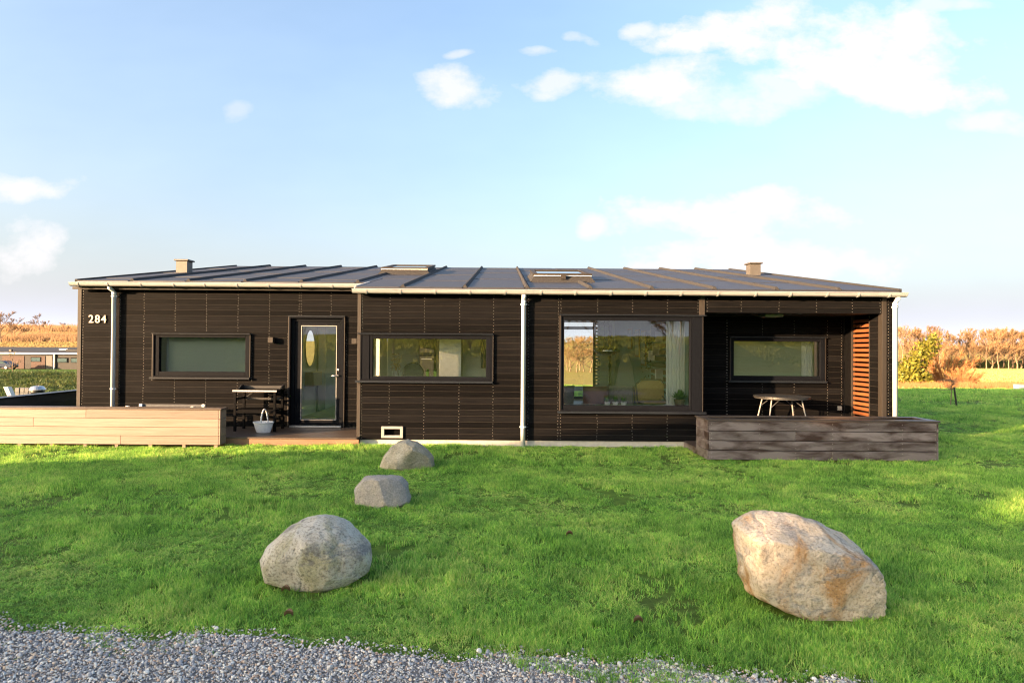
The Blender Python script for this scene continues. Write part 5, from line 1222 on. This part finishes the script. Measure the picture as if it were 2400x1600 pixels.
# hedgerow and scrub on the hill: a mass nobody could count
def scrub(name, n, xr, dr, hgt, mat, label, seed, cond=None):
    q = np.random.RandomState(seed); V = []; F = []
    for _ in range(n):
        d = q.uniform(*dr); p = q.uniform(*xr); x = px(p, d); y = d-11.07
        if cond and not cond(p, d): continue
        z = gz(x, y); hh = hgt*q.uniform(.4, 1.2)
        for __ in range(7):
            a = q.uniform(0, 6.28); l = hh*q.uniform(.5, 1); bx, by = x+q.normal(0, hh*.35), y+q.normal(0, hh*.35); o = len(V); w_ = hh*.06
            V += [(bx-w_, by, z-.1), (bx+w_, by, z-.1), (bx+math.cos(a)*l*.5, by+math.sin(a)*l*.5, z+l)]; F.append((o, o+1, o+2))
    o = link(name, npmesh(name, V, F, mat), None, kind='stuff'); tag(o, label, 'scrub')
scrub('hedgerow', 1500, (-60, 190), (255, 300), 3.4, 'twig', 'golden brown hedgerow scrub across the left hillside', 301)
scrub('crest_scrub', 900, (-60, 190), (400, 470), 5.0, 'twig', 'golden scrub along the crest of the left hill', 302)
scrub('reed_bed', 1600, (2110, 2420), (40, 66), 0.55, 'twig2', 'low orange dry grass at the near edge of the yellow field', 303)
scrub('undergrowth', 1400, (2095, 2450), (262, 300), 4.0, 'conifer', 'dark undergrowth standing in for the shade between the trunks of the far wood', 304)  # dark bushes put where the wood shows patches of shade

def standing_grass(name, n, xr, dr, h, mat, label, seed, w=0.10):
    q = np.random.RandomState(seed); d = np.sqrt(q.uniform(dr[0]**2, dr[1]**2, n)); x = (q.uniform(*xr, n)-1180)/1450*d; y = d-11.07
    z = ground(x, y); a = q.uniform(0, 6.28, n); hh = h*q.uniform(.5, 1.3, n)*(d/dr[0])**.5; ww = w*q.uniform(.5, 1.5, n)*(d/dr[0])
    A = np.stack([x-np.cos(a)*ww, y-np.sin(a)*ww, z-.05], 1); B = np.stack([x+np.cos(a)*ww, y+np.sin(a)*ww, z-.05], 1); C = np.stack([x+q.normal(0, .3, n)*hh, y+q.normal(0, .3, n)*hh, z+hh], 1)
    V = np.stack([A, B, C], 1).reshape(-1, 3); F = np.arange(3*n).reshape(n, 3)
    o = link(name, npmesh(name, V, F, mat), None, kind='stuff'); tag(o, label, 'grass')
M['straw'] = pbr('field_straw', (0.36, 0.30, 0.09), (0.42, 0.31, 0.13), 0.05, (1, 3, 1), rough=1.0, trans=0.2)
M['straw2'] = pbr('hill_straw', (0.40, 0.27, 0.12), (0.32, 0.25, 0.09), 0.03, (1, 3, 1), rough=1.0, trans=0.2)
standing_grass('field_grass', 60000, (2095, 2430), (40, 262), .16, 'straw', 'golden grass of the field beyond the right lawn', 311)
standing_grass('hill_grass', 60000, (-60, 195), (122, 520), .14, 'straw2', 'golden grass on the left hillside', 312, .2)
M['backlit'] = pbr('pasture_grass', (0.15, 0.20, 0.04), (0.21, 0.22, 0.05), 0.08, (1, 3, 1), rough=1.0, trans=0.6)
def pasture_grass():  # translucent grass bands put in for brighter reflections in the windows
    q = np.random.RandomState(333); n = 50000; y = -32-np.sqrt(q.uniform(0, 1, n))*190; x = q.uniform(-1, 1, n)*(20-y*0.55); z = ground(x, y); a = q.uniform(0, 6.28, n); sc = 0.5+(-y)/90
    k = (x+0.35*y) % 9 < 5.5; x, y, z, a, sc = x[k], y[k], z[k], a[k], sc[k]; n = len(x); hh = .35*sc*q.uniform(.5, 1.3, n); ww = .14*sc
    V = np.stack([np.stack([x-np.cos(a)*ww, y-np.sin(a)*ww, z-.05], 1), np.stack([x+np.cos(a)*ww, y+np.sin(a)*ww, z-.05], 1), np.stack([x+q.normal(0, .3, n)*hh, y+q.normal(0, .3, n)*hh, z+hh], 1)], 1).reshape(-1, 3)
    o = link('pasture_grass', npmesh('pasture_grass', V, np.arange(3*n).reshape(n, 3), 'backlit'), None, kind='stuff'); tag(o, 'pasture grass added in bands behind the viewpoint to brighten the window reflections', 'grass')
pasture_grass()
def leaf_blob(name, lobes, n, size, mat, parent, seed):
    q = np.random.RandomState(seed); V = []; F = []
    w_ = np.array([l[3]*l[4]*l[5] for l in lobes]); w_ = w_/w_.sum()
    for _ in range(n):
        l = lobes[q.choice(len(lobes), p=w_)]; v = q.normal(size=3); v /= np.linalg.norm(v); v *= q.uniform(.55, 1.05)
        c = np.array(l[:3])+v*np.array(l[3:6]); a = q.normal(size=3); a /= np.linalg.norm(a); b = np.cross(a, v+.01); b /= np.linalg.norm(b)+1e-6; s = size*q.uniform(.6, 1.3)
        o = len(V); V += [c-a*s, c+b*s*.5, c+a*s, c-b*s*.5]; F.append((o, o+1, o+2, o+3))
    return link(name, npmesh(name, V, F, mat), None, parent)
# yellow-green evergreen shrub and the bare orange bush at the lawn's far edge
d = 53; x = px(2146, d); y = d-11.07; z = gz(x, y)
t = thing('evergreen_shrub', 'large yellow green evergreen shrub beyond the lawn right of the house', 'shrub', (x, y, z))
leaf_blob('foliage', [(-1.2, 0, 1.0, .8, .8, 1.2), (-.4, 0, 1.6, .8, .8, 1.5), (.5, .2, 2.4, .8, .8, 1.5), (1.1, .2, 3.1, .7, .7, 1.2), (0, 0, .8, 1.4, 1, .9), (1.7, .3, 3.8, .6, .6, .9)], 2600, .17, 'shrubleaf', t, 11)
link('stem', MB().tube([(0, 0, -.2), (.2, 0, 1.4), (.9, .2, 3)], [.12, .09, .04], 6).mesh('stem'), 'bark', t)
def bush_mesh(seed, n, h, spread, mat='twig2', tw=.035):
    q = random.Random(seed); V = []; F = []; T = MB()
    for _ in range(26):
        a = q.uniform(0, 6.28); e = q.uniform(.35, 1.4); l = h*q.uniform(.6, 1); d_ = Vector((math.cos(a)*math.cos(e)*spread, math.sin(a)*math.cos(e)*spread, math.sin(e)))
        mid = d_*l*.5+Vector((0, 0, .1*h)); T.tube([(0, 0, 0), mid, d_*l], [.05, .03, .012], 4, cap=False)
        for __ in range(n//26):
            t_ = q.uniform(.2, 1); p = d_*l*t_+Vector((0, 0, .1*h*t_)); dd = (d_.normalized()+Vector((q.gauss(0, .6), q.gauss(0, .6), q.gauss(0, .5)))).normalized()*q.uniform(.3, .8)*h*.28
            s = dd.cross(Vector((q.random(), q.random(), 1))).normalized()*tw*.5; o = len(V); V += [tuple(p-s), tuple(p+s), tuple(p+dd)]; F.append((o, o+1, o+2))
    return T.mesh('stems'), npmesh('twigs', V, F, mat)
d = 57; x = px(2216, d); y = d-11.07
t = thing('bare_bush', 'wide bare orange bush beyond the lawn beside the evergreen shrub', 'bush', (x, y, gz(x, y)))
st, tw_ = bush_mesh(61, 5200, 3.6, 1.0); st.materials.append(M['bark']); link('stems', st, None, t); link('twigs', tw_, None, t)
t = thing('bare_bush', 'smaller bare orange bush right of the wide bush beyond the lawn', 'bush', (px(2262, 52), 52-11.07, gz(px(2262, 52), 41))); t.scale = (.55, .55, .5)
link('stems', st, None, t); link('twigs', tw_, None, t)
# staked sapling on the right lawn
t = thing('staked_sapling', 'young bare sapling tied to a leaning dark stake on the right lawn', 'sapling', (14.24, 8.4, 0))
MB().tube([(14.27, 8.4, -.05), (14.17, 8.38, 0.62)], [.030, .026], 8).build('stake', 'black', t)
MB().tube([(14.10, 8.45, -.05), (14.13, 8.44, .5), (14.15, 8.43, .95)], [.016, .013, .008], 6).build('trunk', 'bark', t)
q = random.Random(9); mb = MB()
for _ in range(70):
    a = q.uniform(0, 6.28); l = q.uniform(.18, .5); e = q.uniform(-.1, 1.0); s0 = Vector((14.14, 8.44, q.uniform(.5, .85))); d_ = Vector((math.cos(a)*math.cos(e), math.sin(a)*math.cos(e), math.sin(e)*.6)); mb.tube([s0, s0+d_*l*.5, s0+d_*l+Vector((0, 0, .03))], [.006, .005, .002], 4, cap=False)
mb.build('branches', 'bark', t)
t = thing('white_hive_box', 'small white box on a dark base by the field at the right edge', 'box', (px(2390, 34), 34-11.07, gz(px(2390, 34), 23)))
bx, by, bz = t.location
MB().box(bx-.20, bx+.20, by-.18, by+.18, bz+.06, bz+.34).build('body', 'white', t, bevel=.008); MB().box(bx-.22, bx+.22, by-.2, by+.2, bz+.342, bz+.37).build('lid', 'grey', t); MB().box(bx-.24, bx+.24, by-.2, by+.2, bz-.1, bz+.058).build('base', 'black', t)

# ------------------------------------------------------------------ left background
ND = 107-11.07; NZ = -2.55
nh = thing('neighbour_house', 'far low dark house with red timber panels and white gutter at left', 'house', (-80, ND, NZ))
MB().box(-100, -60, ND, ND+9, NZ-.5, NZ+2.7).build('wall', 'farwall', nh)
MB().prism([(ND-.4, NZ+2.72), (ND+9.4, NZ+3.6), (ND+9.4, NZ+3.85), (ND-.4, NZ+2.98)], 'x', -101, -59).build('roof', 'farroof', nh)
MB().prism([(ND+1.2, NZ+3.10), (ND+6, NZ+3.55), (ND+6, NZ+4.25), (ND+1.2, NZ+3.55)], 'x', -76.5, -59).build('upper_roof', 'farroof', nh)
MB().box(-101, -59, ND-.55, ND-.41, NZ+2.70, NZ+2.92).build('gutter', 'white', nh)
MB().box(-77.62, -77.42, ND-.3, ND-.1, NZ, NZ+2.7).build('downspout', 'white', nh)
for a, b in ((-86.6, -82.8), (-81.6, -79.2)): MB().box(a, b, ND-.06, ND-.005, NZ-.2, NZ+2.35).build('timber_panel', 'rust', nh)
MB().box(-79.0, -78.0, ND-.05, ND-.003, NZ-.2, NZ+2.4).build('door', 'black', nh)
for a, b, z_ in ((-81.5, -80.0, 1.45), (-77.0, -75.4, 1.35), (-74.6, -72.8, 1.35), (-70.5, -68.5, 1.35)):
    w_ = MB().box(a-.1, b+.1, ND-.12, ND-.07, NZ+z_-.08, NZ+z_+.75).build('window', 'white' if z_ < 0.4 else 'frame', nh)
    MB().box(a, b, ND-.135, ND-.121, NZ+z_, NZ+z_+.62).build('pane', 'glass_far', w_)
MB().box(-79, -76.6, ND+3.0, ND+4.0, NZ+3.42, NZ+3.62).build('skylight', 'white', nh)
MB().box(-86.3, -85.9, ND+1, ND+1.4, NZ+3.1, NZ+3.45).build('roof_vent', 'black', nh)
def car(x, y, z, mat, label):
    t = thing('parked_car', label, 'car', (x, y, z), 'cars parked at the far house')
    prof = [(-2.1, .35), (-2.1, .75), (-1.9, .9), (-1.15, .98), (-.45, 1.42), (.7, 1.45), (1.45, 1.0), (2.05, .9), (2.12, .6), (2.1, .35)]
    link('body', MB().prism(prof, 'y', -.85, .85).mesh('body', bevel=.05), mat, t)
    gl = [(-1.0, 1.0), (-.42, 1.36), (.66, 1.38), (1.25, 1.02)]
    for s in (-1, 1): link('side_window', MB().prism(gl, 'y', s*.853, s*.862).mesh('side_window'), 'glass_far', t)
    for wx in (-1.3, 1.3):
        for s in (-1, 1):
            w_ = link('wheel', MB().tube([(wx, s*.70, .33), (wx, s*.88, .33)], .33, 18).mesh('wheel'), 'rubber', t); link('rim', MB().tube([(wx, s*.875, .33), (wx, s*.89, .33)], .2, 14).mesh('rim'), 'steel', w_)
    for s in (-1, 1): link('headlight', MB().box(2.06, 2.13, s*.6-.15, s*.6+.15, .66, .8).mesh('headlight'), 'white', t)
car(-87.3, ND-5, gz(-87.3, ND-5), 'carpaint', 'silver blue car parked at the far house, picture edge')
car(-83.8, ND-3.5, gz(-83.8, ND-3.5), 'carpaint2', 'dark blue car parked behind the small bare tree at the far house')
sm = tree_meshes(271, 5, .22, .5, .10, levels=3, twigs=3, tw=.03, tl=.5, mat='bark'); sm[0].materials.append(M['bark'])
place_tree((sm[0], sm[1]), px(31, 88), 88-11.07, .68, 0, 'small pale bare tree in front of the far house', None, 'small_bare_tree')
# kettle grill, recliner, stone edging beyond the parapet
gx, gy = px(94, 16.2)-.05, 16.2-11.07
t = thing('kettle_grill', 'round grill with silver lid and black bowl beyond the parapet', 'grill', (gx, gy, gz(gx, gy)))
z0 = .44
MB().lathe((gx, gy, z0), [(.07, 0), (.14, .05), (.175, .13)], 22).build('bowl', 'black', t, smooth=True)
MB().lathe((gx, gy, z0), [(.187, .131), (.187, .145), (.14, .225), (.05, .245)], 22).build('lid', 'steel', t)
MB().tube([(gx-.04, gy, z0+.245), (gx-.03, gy, z0+.275), (gx+.03, gy, z0+.275), (gx+.04, gy, z0+.245)], .008, 6).build('handle', 'black', t)
for a in (0.3, 2.4, 4.5): MB().tube([(gx+.08*math.cos(a), gy+.08*math.sin(a), z0+.04), (gx+.19*math.cos(a), gy+.19*math.sin(a), gz(gx, gy))], .010, 6).build('leg', 'steel', t)
rx, ry = px(24, 16), 16-11.07
t = thing('garden_recliner', 'white striped garden recliner back at the left picture edge', 'chair', (rx, ry, 0))
for i in range(5):
    o = i*.022; MB().add([(rx-.16+o, ry, .66), (rx-.145+o, ry, .66), (rx+.02+o, ry, .30), (rx+.005+o, ry, .30), (rx-.16+o, ry+.14, .66), (rx-.145+o, ry+.14, .66), (rx+.02+o, ry+.14, .30), (rx+.005+o, ry+.14, .30)], [(0,1,2,3),(7,6,5,4),(0,4,5,1),(1,5,6,2),(2,6,7,3),(3,7,4,0)]).build('slat', 'white' if i % 2 == 0 else 'grey', t)
MB().box(rx-.02, rx+.14, ry, ry+.4, .28, .30).build('seat', 'white', t)
for a, b in ((0, 0), (.1, 0), (0, .36), (.1, .36)): MB().box(rx+a, rx+a+.03, ry+b, ry+b+.03, -.02, .28).build('leg', 'grey', t)
t = thing('stone_edging', 'low grey stone block edging between recliner and grill', 'wall', (px(58, 17.5), 17.5-11.07, 0))
ex, ey = t.location.x, t.location.y
for i in range(4):
    for j in range(3): MB().box(ex-.26+i*.13+rnd.uniform(-.004, .004), ex-.135+i*.13, ey+rnd.uniform(-.01, .01), ey+.2, .12+j*.14, .255+j*.14).build('stone', 'edging', t, bevel=.01)
MB().box(ex-.27, ex+.27, ey+.01, ey+.19, -.05, .118).build('footing', 'edging', t)
sx_, sy_ = px(176, 40), 40-11.07
t = thing('brown_shed', 'small brown plank shed by the house corner beyond the mound', 'shed', (sx_, sy_, gz(sx_, sy_)))
zz = gz(sx_, sy_)
for i in range(5): MB().box(sx_-.2+i*.16, sx_-.05+i*.16, sy_, sy_+.8, zz-.1, zz+.46+.05*min(i, 2)).build('board', 'oldwood', t)
MB().box(sx_-.9, sx_+.8, sy_-.8, sy_-.2, zz-.30, zz-.06).build('step', 'grey', t)

# ------------------------------------------------------------------ unseen shade casters behind the viewpoint: added building, dark trees sized for the shadows
bl = thing('shadow_building', 'unseen long low building added behind the viewpoint to shade the lawn', 'building', (-39, -22.7, 0))
bl_dir = Vector((.94, .342, 0)).normalized(); pr = Vector((-bl_dir.y, bl_dir.x, 0)); end = Vector((-15.8, -14.4, 0)); LEN = 52; HR = 5.14; HW = 2.9; W2 = 4.2
def bp_(s, w_, z): 
    p = end-bl_dir*s+pr*w_; return (p.x-0, p.y, z)
mb = MB(); mb.add([bp_(0, -W2, -.3), bp_(0, W2, -.3), bp_(0, W2, HW), bp_(0, 0, HR-.15), bp_(0, -W2, HW), bp_(LEN, -W2, -.3), bp_(LEN, W2, -.3), bp_(LEN, W2, HW), bp_(LEN, 0, HR-.15), bp_(LEN, -W2, HW)], [(0, 1, 2, 3, 4), (9, 8, 7, 6, 5), (0, 5, 6, 1), (1, 6, 7, 2), (4, 9, 5, 0), (2, 7, 8, 3), (3, 8, 9, 4)])
mb.build('wall', 'farwall', bl)
for s_ in (-1, 1):
    MB().add([bp_(-.0, s_*(W2+.4), HW-.26), bp_(LEN, s_*(W2+.4), HW-.26), bp_(LEN, 0, HR-.12), bp_(0, 0, HR-.12), bp_(0, s_*(W2+.4), HW-.14), bp_(LEN, s_*(W2+.4), HW-.14), bp_(LEN, 0, HR), bp_(0, 0, HR)], [(0, 1, 2, 3), (7, 6, 5, 4), (0, 4, 5, 1), (1, 5, 6, 2), (2, 6, 7, 3), (3, 7, 4, 0)]).build('roof', 'farroof', bl)
for k in range(9):
    s0 = 3+k*5.4; MB().add([bp_(s0, W2+.01, 1.0), bp_(s0+1.4, W2+.01, 1.0), bp_(s0+1.4, W2+.01, 2.2), bp_(s0, W2+.01, 2.2), bp_(s0, W2+.05, 1.0), bp_(s0+1.4, W2+.05, 1.0), bp_(s0+1.4, W2+.05, 2.2), bp_(s0, W2+.05, 2.2)], [(0, 1, 2, 3), (7, 6, 5, 4), (0, 4, 5, 1), (1, 5, 6, 2), (2, 6, 7, 3), (3, 7, 4, 0)]).build('window', 'glass_far', bl)
lh = Vector((math.sin(R(SUN_AZ)), math.cos(R(SUN_AZ)), 0)); uc = Vector((lh.y, -lh.x, 0))
for i, (c, hgt, wd) in enumerate(((4.75, 9.4, 1.15), (6.0, 7.2, 1.0), (7.3, 7.0, 1.1), (8.7, 8.6, 1.3), (10.6, 9.2, 1.5), (13.0, 9.8, 1.6), (15.5, 9.4, 1.6))):
    p = uc*c-lh*35.0
    t = thing('dark_conifer', ('tall', 'short', 'squat', 'broad', 'high', 'towering', 'stout')[i]+' dense dark conifer behind the viewpoint', 'tree', (p.x, p.y, gz(p.x, p.y)), 'dark conifers behind the viewpoint')
    lob = [(0, 0, hgt*f_, wd*w_, wd*w_, hgt*.13) for f_, w_ in ((.10, 1.0), (.24, 1.0), (.38, .98), (.52, .92), (.66, .82), (.78, .68), (.90, .45))]
    leaf_blob('crown', lob, 5200, .20, 'conifer', t, 400+i)
    link('trunk', MB().tube([(0, 0, -.5), (0, 0, hgt*.9)], [.22, .03], 7).mesh('trunk'), 'bark', t)
